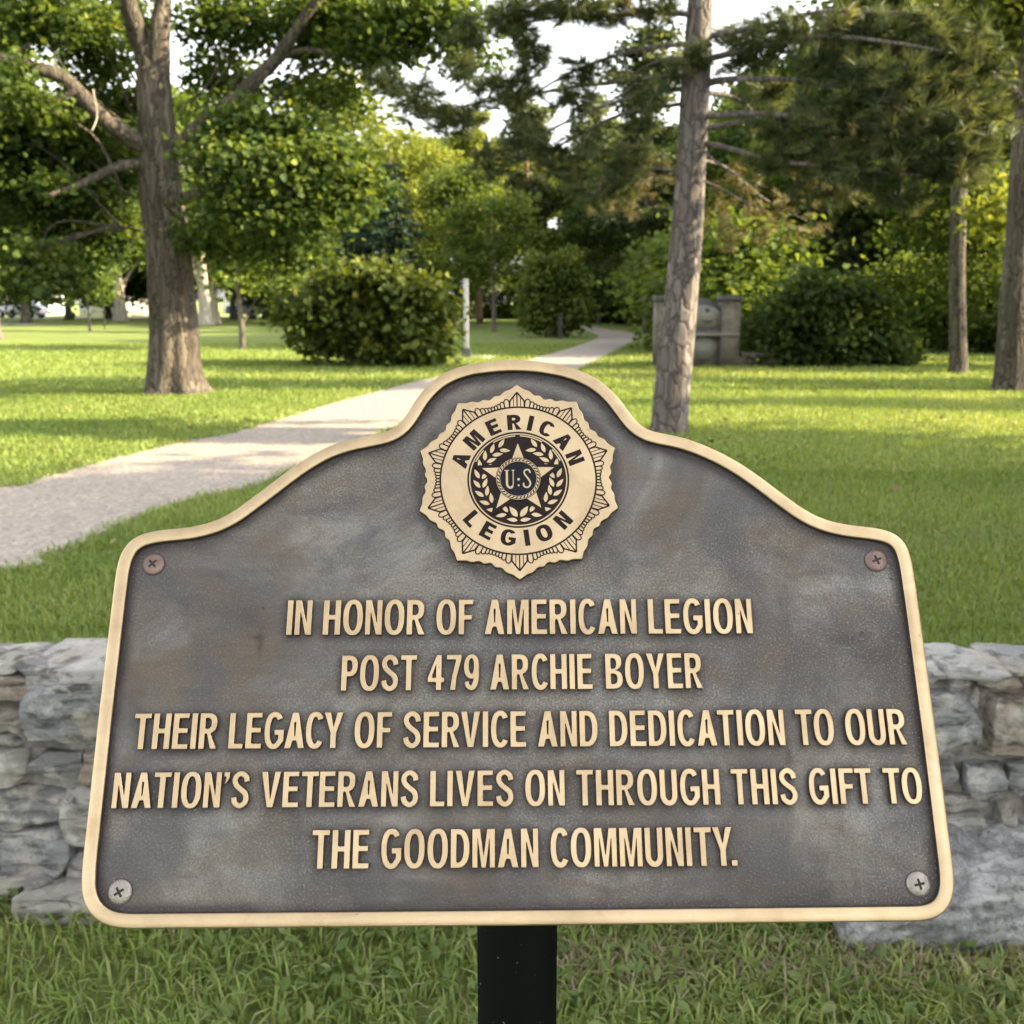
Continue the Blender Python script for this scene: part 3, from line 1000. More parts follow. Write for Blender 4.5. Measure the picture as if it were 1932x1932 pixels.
# ------------------------------------------------------------------ STONE WALL
def stone_mat():
    t = NT('field_stone')
    v = t.coord()
    f = t.attr()
    col = t.ramp(f, [(0, (.185, .18, .168)), (.3, (.27, .272, .275)), (.5, (.34, .325, .285)), (.7, (.28, .225, .175)), (.85, (.42, .415, .40)), (1, (.23, .205, .165))])
    st = t.noise(t.coord((13, 13, 44)), 1.0, 5, .6, .5)
    col = t.mix(t.ramp(st, [(.36, (.85,) * 3), (.50, (0, 0, 0))]), col, (.075, .070, .062))
    a = t.noise(v, 14, 5, .65)
    col = t.mix(t.ramp(a, [(.5, (0, 0, 0)), (.64, (.75,) * 3)]), col, (.55, .53, .47))
    b = t.noise(v, 7, 4, .6)
    col = t.mix(t.ramp(b, [(.56, (0, 0, 0)), (.72, (.5,) * 3)]), col, (.26, .19, .115))
    t.base(col)
    t.set(Roughness=.88)
    t.p.inputs['Specular IOR Level'].default_value = .25
    h = t.mix(.55, st, t.noise(v, 30, 8, .75))
    t.bump(h, 1.0, .030)
    return t.m
M['stone'] = stone_mat()
def mortar_mat():
    t = NT('mortar')
    v = t.coord()
    a = t.noise(v, 20, 6, .7)
    t.base(t.ramp(a, [(.3, (.17, .155, .125)), (.5, (.33, .31, .26)), (.7, (.48, .46, .41))]))
    t.set(Roughness=.95)
    t.bump(t.noise(v, 40, 6, .75), .9, .03)
    return t.m
M['mortar'] = mortar_mat()

def rock(mb, lo, hi, g, rnd, rnd_round=.09, n=20, cuts=11, layer=.006, amp=1.0):
    lo, hi = np.array(lo, float), np.array(hi, float)
    c, h = (lo + hi) / 2, (hi - lo) / 2
    a = np.linspace(-1, 1, n)
    A, B = np.meshgrid(a, a)
    A, B = A.ravel(), B.ravel()
    O = np.ones_like(A)
    i, j = np.meshgrid(np.arange(n - 1), np.arange(n - 1))
    q = (j * n + i).ravel()
    F = np.stack([q, q + 1, q + n + 1, q + n], -1)
    faces = [(A, B, O), (B, A, -O), (O, A, B), (-O, B, A), (B, O, A), (A, -O, B)]
    cutp = []
    for _ in range(cuts):
        nv = unit(g.choice([-1, 1], 3) * g.uniform(.15, 1, 3))
        cutp.append((nv, np.abs(nv).sum() * g.uniform(.66, .93)))
    gs_ = int(g.integers(1 << 30))
    Vs, Fs = [], []
    for k, fc in enumerate(faces):
        P = np.stack(fc, -1)
        P = P * (1 - rnd_round) + unit(P) * rnd_round * 1.25
        for nv, dd in cutp:
            o = P @ nv - dd
            P = P - np.outer(np.maximum(o, 0), nv)
        X = P * h
        gg = np.random.default_rng(gs_)
        D = unit(P)
        X = X + D * wob(X, gg, 12, .006 * amp)[:, None] + D * wob(X, gg, 40, .003 * amp)[:, None] + D * wob(X, gg, 95, .0018 * amp)[:, None]
        lay = np.sin((X[:, 2] + wob(X, gg, 6, .012)) * gg.uniform(90, 190) + gg.uniform(0, 6))
        X[:, 1] += np.sign(lay) * layer * .35 * (np.abs(D[:, 1]) > .3)
        Vs.append(X + c)
        Fs.append(F + k * n * n)
    mb.add(np.concatenate(Vs), np.concatenate(Fs), rnd)

g = np.random.default_rng(11)
YW = 2.36
def wx(u, v): return W(u, v, YW)
stones = [  # photo pixels of each stone's face, tone, how far it stands out
 (-70,1262,74,1326,.68,.02),(-75,1324,66,1390,.95,.0),(58,1284,232,1392,.30,.035),
 (-60,1392,40,1414,.5,-.02),(40,1394,120,1420,.05,-.01),(118,1390,230,1420,.15,-.02),
 (-75,1414,52,1480,.52,.015),(50,1416,158,1478,.12,.0),(152,1412,230,1482,.72,.02),
 (-70,1486,128,1566,.10,.01),(122,1484,232,1602,.5,.025),(-75,1564,14,1642,.48,.0),(8,1564,132,1672,.25,.02),(126,1600,232,1682,.42,.0),(-75,1640,60,1692,.45,.01),
 (1715,1300,1843,1416,.30,.035),(1846,1345,1888,1416,.95,-.02),(1858,1312,2030,1420,.66,.025),(1790,1278,1834,1312,.45,.0),(1720,1262,1788,1300,.86,-.01),(1760,1268,1850,1286,.5,.0),(1845,1272,1935,1300,.68,-.005),(1830,1296,1862,1340,.52,-.012),(1930,1276,2030,1312,.7,.0),
 (1740,1418,1832,1440,.05,-.02),(1836,1418,2010,1442,.5,-.02),
 (1735,1440,1818,1502,.15,.01),(1812,1440,1902,1512,.30,.02),(1898,1440,2020,1502,.2,.0),
 (1745,1504,1872,1536,.5,-.01),(1750,1536,1874,1594,.45,.015),(1874,1514,1932,1592,.52,.02),(1930,1500,2030,1592,.15,.0)]
wall = empty('stone_wall', (0, YW + .15, 0), 'low dry-looking wall of rough grey stones behind the plaque', 'stone wall')
off = np.array([0, YW + .15, 0])
mb = MB()
for u0, v0, u1, v1, tone, pr_ in stones:
    a, b = wx(u0, v1), wx(u1, v0)
    rock(mb, (a[0] + .004, YW - pr_, a[2] + .004) - off, (b[0] - .004, YW + .20, b[2] - .004) - off, g, tone + g.uniform(-.03, .03))
def fill(xa, xb, za=.02, zb=.59):
    z = za
    while z < zb - .04:
        h = min(g.uniform(.06, .125), zb - z)
        x = xa - g.uniform(0, .1)
        while x < xb - .05:
            w = min(g.uniform(.13, .30), xb - x)
            rock(mb, (x + .006, YW - g.uniform(-.02, .03), z + .006) - off, (x + w - .006, YW + .22, z + h - .006) - off, g, g.uniform(0, 1), n=10)
            x += w
        z += h
XL, XR = wx(-72, 1450)[0], wx(2020, 1450)[0]
fill(wx(232, 1450)[0], wx(1712, 1450)[0])
fill(-4.2, XL)
fill(XR, 4.2)
mb.build('stonework', M['stone'], wall)
mb = MB()
box(mb, np.array((-4.2, YW + .030, -.05)) - off, np.array((4.2, YW + .22, .575)) - off)
cb = mb.build('mortar_core', M['mortar'], wall)
def cap(x0, x1, z0, z1, yf, yb, tone):
    mbx = MB()
    rock(mbx, (x0, yf, z0) - off, (x1, yb, z1) - off, g, tone, .12, 16, 10, .006)
    mbx.build('capstone', M['stone'], wall)
def capx(u0, v0, u1, v1, tone, yf=-.01, yb=.21):
    a, b = wx(u0, v1), wx(u1, v0)
    cap(a[0], b[0], a[2], b[2], YW + yf, YW + yb, tone)
capx(-80, 1264, 30, 1272, .5)
capx(24, 1258, 130, 1270, .12)
capx(104, 1266, 215, 1276, .86, .02)
capx(1788, 1264, 1905, 1280, .84)
capx(1900, 1268, 2030, 1282, .3, .01)
capx(1735, 1270, 1800, 1276, .3, .03)
x = -4.2
while x < 4.15:
    w = g.uniform(.3, .5)
    if not (XL - .05 < x + w / 2 < wx(205, 1250)[0] or wx(1745, 1250)[0] < x + w / 2 < XR + .05):
        cap(x + .004, x + w - .004, .575, .60 + g.uniform(.02, .035), YW + g.uniform(-.02, .02), YW + .22, g.uniform(0, 1))
    x += w
def boulder_mat():
    t = NT('boulder_stone')
    v = t.coord()
    a = t.noise(t.coord((1, 1, 1.8)), 9, 7, .7, .4)
    b = t.noise(v, 38, 6, .75)
    col = t.ramp(a, [(.33, (.10, .098, .092)), (.48, (.28, .28, .275)), (.62, (.48, .475, .465))])
    col = t.mix(t.ramp(b, [(.36, (.75,) * 3), (.5, (0, 0, 0))]), col, (.075, .075, .07))
    col = t.mix(t.ramp(b, [(.56, (0, 0, 0)), (.68, (.7,) * 3)]), col, (.52, .52, .51))
    t.base(col)
    t.set(Roughness=.85)
    t.bump(t.mix(.5, a, b), 1.0, .03)
    return t.m
M['boulder'] = boulder_mat()
# the boulder and the slab at the foot of the wall
mb = MB()
o3 = np.array([1.35, 2.26, 0])
a, b = W(1588, 1810, 2.16), W(2080, 1640, 2.16)
rock(mb, (a[0], 2.13, -.06) - o3, (b[0] + .1, 2.42, .205) - o3, np.random.default_rng(5), .27, .06, 60, 12, .0, 2.2)
bo = mb.build('boulder', M['boulder'])
bo.location = o3
tag(bo, 'large blue-grey boulder at the foot of the stone wall, right of the plaque', 'boulder')
mb = MB()
o4 = np.array([-1.1, 2.30, 0])
a, b = W(30, 1720, 2.27), W(215, 1682, 2.27)
rock(mb, (a[0], 2.25, -.03) - o4, (b[0], 2.40, .07) - o4, np.random.default_rng(9), .5, .12, 18, 8, .006)
bo = mb.build('flat_stone', M['stone'])
bo.location = o4
tag(bo, 'long flat pale stone in the grass under the wall, left of the plaque', 'stone')

# ------------------------------------------------------------------ TREES
def leaves(mb, C, size, g, tone, droop=.25, up=.9, wid=.36, horiz=None):
    """one folded leaf at each of the points C"""
    n = len(C)
    D = g.standard_normal((n, 3))
    D[:, 2] = D[:, 2] * .45 - droop
    if horiz is not None: D[:, :2] += horiz
    D = unit(D)
    Nn = g.standard_normal((n, 3)) * .75 + (0, 0, up)
    Sd = unit(np.cross(D, Nn))
    Nn = np.cross(Sd, D)
    L = size * g.uniform(.65, 1.25, n)[:, None]
    w = L * wid * g.uniform(.8, 1.2, n)[:, None]
    lift = Nn * L * .10
    P = np.stack([C, C + D * L * .30 + Sd * w + lift, C + D * L * .68 + Sd * w * .85 + lift, C + D * L - Nn * L * .08,
                  C + D * L * .68 - Sd * w * .85 + lift, C + D * L * .30 - Sd * w + lift], 1)
    b = np.arange(n)[:, None] * 6
    mb.add(P.reshape(-1, 3), np.concatenate([b + [0, 1, 2, 3], b + [0, 3, 4, 5]]), np.repeat(np.clip(tone, 0, 1), 6))
def crown(mb, blobs, n, per, size, g, flat=.45, spread=2.2, shell=.38, droop=.25, tone0=.3):
    """leaf sprays spread through a set of ellipsoids (cx cy cz rx ry rz)"""
    B = np.asarray(blobs, float)
    wgt = (B[:, 3] * B[:, 4] * B[:, 5]) ** (2 / 3)
    k = g.choice(len(B), n, p=wgt / wgt.sum())
    d = unit(g.standard_normal((n, 3)))
    r = g.uniform(0, 1, n) ** shell
    C = B[k, :3] + d * r[:, None] * B[k, 3:6]
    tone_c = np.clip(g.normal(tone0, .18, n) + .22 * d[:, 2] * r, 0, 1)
    X = np.repeat(C, per, 0) + g.standard_normal((n * per, 3)) * size * spread * (1, 1, flat)
    hz = np.repeat(d[:, :2] * .6, per, 0)
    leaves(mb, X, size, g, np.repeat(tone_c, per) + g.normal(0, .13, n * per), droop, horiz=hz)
def limbs_to(mb, base, B, g, r0=.06, sag=.1):
    for b in B:
        e = np.asarray(b[:3], float)
        m = (np.asarray(base) + e) / 2 + g.standard_normal(3) * .12 * np.linalg.norm(e - base) * (1, 1, .5) + (0, 0, sag)
        tube(mb, smooth_line([base, m, e], 9), np.linspace(r0, r0 * .25, 9), 6)

def px(u, v, y): return W(u, v, y)
def pblob(u, v, y, ru, rv, rd=None):
    s = y / 1932
    p = W(u, v, y)
    return (*p, ru * s, (rd if rd else (ru + rv) / 2 * s * 1.0), rv * s)

# ---- the large oak on the left
g = np.random.default_rng(21)
OB = G(338, 742)
oak = empty('oak_tree', tuple(OB), 'large shade tree with thick furrowed trunk left of the gravel path', 'tree')
def rough_trunk(path, rads, sides, g, flare=None, fl_amp=0):
    mbx = MB()
    P = smooth_line(path, 60)
    r = np.interp(np.linspace(0, 1, 60), np.linspace(0, 1, len(rads)), rads)
    tube(mbx, P, r, sides)
    V = mbx.v[0]
    A = np.tile(np.arange(sides), 60) / sides * 2 * math.pi
    c = np.repeat(P, sides, 0)
    d = V - c
    k = 1 + .05 * np.sin(A * 9 + wob(c, g, 1.2, 1.2)) + .03 * np.sin(A * 17 + 2 + wob(c, g, 1.8, 1)) + wob(V, g, 3.5, .03)
    if flare:
        hgt = c[:, 2] - path[0][2]
        k = k + np.exp(-np.maximum(hgt, 0) / flare) * (fl_amp * (.6 + .5 * np.sin(A * 3 + .8) + .3 * np.sin(A * 5 + 2)))
    mbx.v[0] = c + d * k[:, None]
    return mbx
yo = OB[1]
P = [OB - OB + (0, 0, -.15)] + [px(u, v, yo) - OB for u, v in ((330, 690), (326, 600), (318, 480), (305, 380), (297, 270), (292, 190), (288, 130))]
mb = rough_trunk(P, [.41, .40, .365, .34, .315, .275, .25, .23], 44, g, .24, .75)
mb.build('trunk', M['bark_oak'], oak, smooth=True)
def limb(path, r0, r1, parent, mat, base, name='limb', n=26):
    mbx = MB()
    P = smooth_line([np.asarray(p) - base for p in path], n)
    P = P + np.column_stack([wob(P, g, 3, .02), wob(P, g, 3, .02), wob(P, g, 3, .02)])
    tube(mbx, P, np.linspace(r0, r1, n), 12, .05, g)
    return mbx.build(name, mat, parent, smooth=True)
q = lambda *a: [px(*p) for p in a]
limb(q((290,150,yo),(262,70,yo),(240,0,yo-.2),(215,-120,yo-.5),(200,-260,yo)), .20, .06, oak, M['bark_oak'], OB)
limb(q((292,150,yo),(302,70,yo),(308,0,yo+.1),(320,-140,yo),(330,-330,yo)), .19, .06, oak, M['bark_oak'], OB)
limb(q((292,285,yo),(250,258,yo-.3),(190,215,yo-.6),(120,148,yo-.8),(50,125,yo-1),(-60,100,yo-1.3)), .15, .08, oak, M['bark_oak'], OB)
limb(q((62,126,yo-1),(30,110,yo-1.1),(58,85,yo-1.2)), .06, .02, oak, M['bark_oak'], OB)
limb(q((295,310,yo),(230,315,yo-.4),(160,345,yo-.8),(90,365,yo-1.2)), .10, .03, oak, M['bark_oak'], OB)
limb(q((150,170,yo-.8),(100,190,yo-.9),(55,195,yo-1)), .05, .02, oak, M['bark_oak'], OB)
limb(q((300,300,yo),(360,250,yo-.3),(440,190,yo-.3),(510,125,yo-.2),(552,70,yo-.3),(620,-30,yo-.5)), .15, .07, oak, M['bark_oak'], OB)
limb(q((515,118,yo-.2),(560,100,yo-.2),(640,100,yo-.3),(720,90,yo-.5)), .06, .02, oak, M['bark_oak'], OB)
limb(q((312,380,yo),(390,360,yo-.8),(480,350,yo-1.3),(580,370,yo-1.6)), .10, .03, oak, M['bark_oak'], OB)
limb(q((178,170,yo-1.1),(186,215,yo-1.1),(176,245,yo-1.15)), .012, .008, oak, M['bark_pale'], OB)
ob = [pblob(*a) for a in (
 (60,25,16,100,55),(150,55,17.6,60,50),(215,30,18.8,60,50),(190,120,18,50,40),(35,185,15.5,45,25),(200,190,17.9,55,34),(120,255,17.8,110,60),(60,330,18.2,110,80),(200,330,18.4,80,70),
 (70,420,18.8,110,70),(190,440,19,70,60),(62,495,16,60,50),(110,530,16,36,36),(15,540,15.5,45,30),(-60,250,17,90,200),(-30,460,17,60,70),
 (400,40,17.4,50,50),(470,40,17.6,60,50),(620,30,17,90,50),(700,80,16.5,50,30),(430,150,18.3,60,50),(455,225,16,60,40),(540,250,16,70,40),(420,310,15.6,60,50),(530,320,15.5,100,60),
 (625,300,15.6,60,45),(480,400,15.6,110,50),(600,390,15.5,80,50),(670,350,15.5,45,35),(420,450,16.6,70,40),(550,465,16.6,80,36),(770,50,16,60,30),(850,85,16,44,30),(800,10,16,80,24),(640,180,17,60,30),(720,30,16.5,60,34),(690,100,16.4,50,30),(880,30,15.8,50,26),(740,85,16,40,24),(900,110,16,26,20),(600,90,17.6,60,40),(560,170,17.8,50,30),(110,348,16,46,16),(95,222,16,40,22),(20,130,15.4,26,16))]
g = np.random.default_rng(22)
hi = []
for _ in range(26):
    a = g.uniform(0, 6.28)
    r = g.uniform(.5, 5.5)
    hi.append((OB[0] + r * math.cos(a), OB[1] + r * math.sin(a) * .9, g.uniform(7.6, 11.5), 1.5, 1.5, .9))
mb = MB()
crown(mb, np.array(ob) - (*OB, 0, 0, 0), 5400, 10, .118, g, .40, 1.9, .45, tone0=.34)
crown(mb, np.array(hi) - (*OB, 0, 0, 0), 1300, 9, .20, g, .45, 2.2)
mb.build('crown', M['leaf_oak'], oak)
mb = MB()
for b in ob[:30]:
    e = np.array(b[:3]) - OB
    base = np.array([e[0] * .35, e[1] * .35, max(e[2] * .75, 2.6)])
    limbs_to(mb, base, [e], g, .025, .1)
mb.build('twigs', M['bark_oak'], oak)

# ---- the red pine right of the plaque
g = np.random.default_rng(31)
PB = G(1262, 817)
pine = empty('pine_tree', tuple(PB), 'tall pine with bare scaly trunk standing on the lawn right of the plaque', 'tree')
yp = PB[1]
P = [np.array([0, 0, -.1])] + [px(u, v, yp) - PB for u, v in ((1264,790),(1272,700),(1282,600),(1290,500),(1299,380),(1307,250),(1314,130),(1321,0),(1334,-250),(1350,-600))]
mb = rough_trunk(P, [.225, .205, .192, .182, .175, .165, .155, .142, .128, .10, .04], 28, g, .2, .10)
mb.build('trunk', M['bark_pine'], pine, smooth=True)
def pbr(pts, r0, r1): return limb([px(u, v, yp + d) for u, v, d in pts], r0, r1, pine, M['bark_pine'], PB, 'branch', 20)
for pts, r0, r1 in (
 ([(1322,158,0),(1400,150,-.2),(1490,153,-.4),(1620,170,-.7)], .040, .018), ([(1316,238,0),(1370,232,-.1),(1440,232,-.3),(1560,290,-.7)], .034, .012),
 ([(1320,180,0),(1370,186,.3),(1410,205,.5),(1440,245,.6)], .030, .012), ([(1312,262,0),(1350,300,-.2),(1400,335,-.3),(1450,352,-.4)], .016, .006),
 ([(1308,330,0),(1350,352,-.1),(1400,378,-.2),(1440,395,-.3)], .014, .005), ([(1324,70,0),(1430,48,-.3),(1580,20,-.6),(1760,20,-.9)], .036, .012),
 ([(1323,115,0),(1470,80,-.4),(1620,70,-.8),(1800,110,-1.1)], .036, .012), ([(1314,270,0),(1450,300,-.5),(1600,320,-.9),(1740,330,-1.1)], .030, .01),
 ([(1318,215,0),(1500,215,-.6),(1680,225,-1),(1860,200,-1.2)], .034, .01),
 ([(1316,88,0),(1220,92,.1),(1110,118,.2),(990,190,.3)], .030, .010), ([(1314,165,0),(1210,178,.1),(1100,215,.2),(1010,270,.3)], .030, .010),
 ([(1312,196,0),(1190,215,.2),(1080,265,.4),(960,300,.6)], .024, .008), ([(1320,20,0),(1180,26,-.1),(1040,34,-.2),(930,50,-.2)], .030, .010),
 ([(1306,330,0),(1240,318,.2),(1160,330,.4),(1080,350,.6)], .020, .007), ([(1316,120,0),(1240,110,.3),(1150,160,.6),(1060,150,.8)], .022, .007),
 ([(1314,150,0),(1230,150,-.2),(1150,190,-.3),(1090,180,-.3)], .018, .006), ([(1309,300,0),(1380,320,.4),(1450,380,.7),(1520,420,.8)], .020, .007),
 ([(1313,140,0),(1120,160,.4),(930,190,.8),(800,210,1)], .026, .008)):
    pbr(pts, r0, r1)
def tufts(mb, blobs, g, size, per=44, wn=.0042, tone=.35):
    for (cx, cy, cz, rx, ry, rz, n) in blobs:
        d = unit(g.standard_normal((n, 3)))
        C = np.array([cx, cy, cz]) + d * (g.uniform(0, 1, n) ** .45)[:, None] * (rx, ry, rz)
        A = unit(d * (.8, .8, .35) + g.standard_normal((n, 3)) * (.55, .55, .3) + (0, 0, .12))
        Cn = np.repeat(C, per, 0)
        An = np.repeat(A, per, 0)
        D = unit(An * .95 + unit(g.standard_normal((n * per, 3))) * .62)
        L = size * g.uniform(.7, 1.15, n * per)[:, None]
        Sd = unit(np.cross(D, g.standard_normal((n * per, 3)))) * wn
        st = Cn - An * (g.uniform(0, 1.0, n * per)[:, None] * size)
        Vv = np.stack([st + Sd, st - Sd, st + D * L + (0, 0, -.01)], 1).reshape(-1, 3)
        tn_ = np.repeat(np.clip(np.repeat(g.normal(tone, .24, n), per) + g.normal(0, .14, n * per), 0, 1), 3)
        mb.add(Vv, np.arange(n * per * 3).reshape(-1, 3), tn_)
def pb(u, v, d, ru, rv, n):
    y = yp + d
    s = y / 1932
    return (*(W(u, v, y) - PB), ru * s, (ru + rv) / 2 * s, rv * s, n)
mb = MB()
tufts(mb, [pb(*a) for a in (
 (1500,60,-.4,100,44,60),(1640,50,-.6,100,50,70),(1770,60,-.8,90,55,70),(1830,130,-.9,70,60,60),(1700,150,-.9,120,50,90),(1560,120,-.6,80,40,50),(1600,225,-.8,120,50,90),
 (1750,235,-1,120,60,100),(1865,215,-1,45,70,45),(1480,235,-.4,70,40,40),(1650,315,-.9,120,42,80),(1800,310,-1,80,46,60),(1500,300,-.5,90,34,45),(1410,105,-.2,50,34,26),(1390,60,.2,50,30,20),(1440,180,.4,60,40,26),
 (1240,16,-.1,50,26,26),(1090,14,-.2,120,30,70),(970,30,-.2,60,34,44),(1000,105,.2,40,50,34),(950,180,.4,70,44,52),(860,225,.8,60,34,40),(790,190,1,60,44,44),(730,150,1.2,50,30,26),(1110,130,.2,60,30,24),(1080,190,.2,50,30,24),(880,60,.2,40,26,20),
 (1000,262,.4,60,34,30),(915,300,.6,55,34,26),(1050,310,.5,55,40,30),(1110,270,.3,50,34,18),(1180,300,.3,55,40,28),(1225,180,-.2,30,22,12),(1195,160,-.2,18,20,7),(1200,235,.2,36,30,14),(1140,360,.6,70,34,26),(1268,130,-.2,26,40,8),(1320,110,-.25,30,26,12),(880,130,.8,50,40,20),
 (1560,360,-.4,80,30,26),(1700,370,-.8,70,26,26))], g, .19, 40, .0066)
mb.build('crown', M['needle'], pine)
mb = MB()
tufts(mb, [pb(*a) for a in (
 (1400,345,.3,60,36,16),(1440,400,.6,70,40,20),(1390,440,.8,50,34,12),(1500,420,.7,70,50,20),(1360,400,.6,40,40,14),(1330,120,-.2,60,20,8),(1150,25,-.2,70,20,16),(1560,60,-.3,90,30,16),(1650,240,-.9,130,60,18),(1230,330,.4,50,40,16),(1160,390,.8,60,30,16),(1540,340,-.3,70,40,16),(1100,310,.5,40,40,10))], g, .135, tone=.45)
mb.build('dry_needles', M['needle_dry'], pine)
mb = MB()
hi = []
for _ in range(24):
    a = g.uniform(0, 6.28)
    zz = g.uniform(5.6, 11)
    r = g.uniform(.6, 3.0) * (1 - (zz - 5) / 9)
    hi.append((r * math.cos(a) + .4, r * math.sin(a), zz, .8, .8, .4, 26))
tufts(mb, hi, g, .2, 30, .007)
mb.build('upper_crown', M['needle'], pine)

# ---- generic trees for the middle and far distance, each built once, then copied
def gen_blobs(g, h, zc0, r, n, rb):
    B = []
    for k in range(n):
        z = g.uniform(zc0, h)
        f = (z - zc0) / (h - zc0)
        rr = r * math.sqrt(max(.08, 1 - (2 * f - .85) ** 2 * .55)) * (.95 if f < .75 else .7)
        a = k * 2.4 + g.uniform(-.4, .4)
        q_ = rr * math.sqrt(g.uniform(.1, 1))
        s = rb * g.uniform(.7, 1.25)
        B.append((q_ * math.cos(a), q_ * math.sin(a), z - s * .4, s, s, s * .62))
    return np.array(B)
def broad(name, seed, h, zc0, r, mat, bark, ncl, per, leaf, trunk_r, lean=0, nb=26, rb=1.25, loc_=(0, 0, -50)):
    g = np.random.default_rng(seed)
    root = bpy.data.objects.new(name, None)
    COL.objects.link(root)
    root.location = loc_
    B = gen_blobs(g, h, zc0, r, nb, rb)
    mbx = MB()
    P = [(0, 0, -.1), (lean * .1, 0, h * .12), (lean * .35, .03 * h * .2, h * .35), (lean * .6, 0, h * .6), (lean * .75, 0, h * .85)]
    Pn = smooth_line(P, 24)
    rad = np.linspace(1, .22, 24) * trunk_r
    rad[:3] *= (1.5, 1.2, 1.06)
    tube(mbx, Pn, rad, 12, .04, g)
    for b in B[::2]:
        t_ = min(.9, max(.25, (b[2] - h * .12) / h))
        base = np.array([np.interp(t_, np.linspace(0, 1, 24), Pn[:, k]) for k in range(3)])
        limbs_to(mbx, base, [b], g, trunk_r * .34, h * .01)
    mbx.build('trunk', bark, root, smooth=True)
    mbx = MB()
    B[:, 0] += lean * .6
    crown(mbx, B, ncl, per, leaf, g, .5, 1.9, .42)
    mbx.build('crown', mat, root)
    return root
def conifer(name, seed, h, z0, r, mat, bark, trunk_r, tiers=16, loc_=(0, 0, -50), card=.34, dens=1.0):
    g = np.random.default_rng(seed)
    root = bpy.data.objects.new(name, None)
    COL.objects.link(root)
    root.location = loc_
    mbx = MB()
    tube(mbx, smooth_line([(0, 0, -.1), (.05, 0, h * .5), (0, 0, h)], 16), np.linspace(trunk_r, trunk_r * .1, 16), 10, .03, g)
    mc = MB()
    for k in range(tiers):
        f = k / tiers
        z = z0 + (h - z0) * f
        rr = r * (1 - f) ** .8 * g.uniform(.8, 1.1) + .1
        nbr = int(7 + 5 * (1 - f))
        for j in range(nbr):
            a = g.uniform(0, 6.28)
            R1 = rr * g.uniform(.75, 1.1)
            t_ = np.linspace(.12, 1, max(4, int(R1 / .16 * dens)))
            P = np.column_stack([np.cos(a) * R1 * t_, np.sin(a) * R1 * t_, z - R1 * .32 * t_ ** 1.4 + .12 * R1 * t_ ** 4])
            tube(mbx, P, np.linspace(trunk_r * .14, .006, len(P)), 4)
            C = np.repeat(P, 5, 0) + g.standard_normal((len(P) * 5, 3)) * (.10, .10, .05)
            leaves(mc, C, card, g, np.clip(g.normal(.4, .2, len(C)), 0, 1), .45, .9, .22, horiz=np.tile([[np.cos(a) * .8, np.sin(a) * .8]], (len(C), 1)))
    mbx.build('trunk', bark, root, smooth=True)
    mc.build('crown', mat, root)
    return root
def far_pine(name, seed, h, z0, loc_=(0, 0, -50), mat=None, bark=None):
    g = np.random.default_rng(seed)
    root = bpy.data.objects.new(name, None)
    COL.objects.link(root)
    root.location = loc_
    mbx = MB()
    tube(mbx, smooth_line([(0, 0, -.1), (.1, 0, h * .5), (.05, 0, h)], 18), np.linspace(.2, .05, 18), 10, .03, g)
    B = []
    for k in range(26):
        f = g.uniform(0, 1)
        z = z0 + (h - z0) * f
        a = g.uniform(0, 6.28)
        rr = (2.2 * (1 - f * .7)) * g.uniform(.35, 1)
        b = (rr * math.cos(a), rr * math.sin(a), z, .75, .75, .36)
        B.append(b)
        tube(mbx, smooth_line([(0.05, 0, z - .25), (b[0] * .5, b[1] * .5, z - .2), b[:3]], 7), np.linspace(.05, .015, 7), 5)
    mbx.build('trunk', bark or M['bark_red'], root, smooth=True)
    mc = MB()
    crown(mc, B, 900, 9, .24, g, .5, 1.0, .4)
    mc.build('crown', mat or M['needle'], root)
    return root
def place(proto, u, y, h, label, group=None, rz=None, cat='tree', sx=None, g=np.random.default_rng(3)):
    k = h / proto['h']
    sx = k if sx is None else sx
    return_ = copy_thing(proto, (gx(u, y), y, 0), g.uniform(0, 6.28) if rz is None else rz, (sx, sx, k), label, group)
    return_['category'] = cat
    if 'h' in return_: del return_['h']
    return return_
PROTO = []
def proto(f, name, h, *a, **k):
    r = f(name, *a, **k)
    r['h'] = h
    PROTO.append(r)
    return r
pg = proto(broad, 'leafy_tree', 11, 41, 11, 2.6, 3.7, M['leaf_green'], M['bark_far'], 1150, 9, .26, .22)
pd = proto(broad, 'leafy_tree', 11, 42, 11, 1.6, 3.8, M['leaf_dark'], M['bark_far'], 1300, 9, .26, .22)
py_ = proto(broad, 'leafy_tree', 11, 43, 11, 2.4, 3.3, M['leaf_yellow'], M['bark_far'], 1100, 9, .25, .20)
ppale = proto(broad, 'sycamore_tree', 13, 44, 13, 4.6, 4.4, M['leaf_green'], M['bark_pale'], 1300, 9, .28, .42)
psap = proto(broad, 'young_tree', 5, 45, 5, 1.7, 1.3, M['leaf_green'], M['bark_far'], 330, 9, .17, .08, 0, 16, .55)
pspr = proto(conifer, 'spruce_tree', 9, 46, 9, .5, 2.9, M['spruce'], M['bark_far'], .16)
pfp = proto(far_pine, 'pine_tree', 13, 47, 13, 5.0)
pfy = proto(far_pine, 'pine_tree', 12, 48, 12, 4.0, mat=M['leaf_yellow'])
pfd = proto(far_pine, 'pine_tree', 13, 57, 13, 4.0, bark=M['bark_far'])
pbu = proto(broad, 'shrub', 3, 49, 3, .45, 1.7, M['leaf_green'], M['bark_far'], 700, 9, .17, .06, 0, 26, .7)

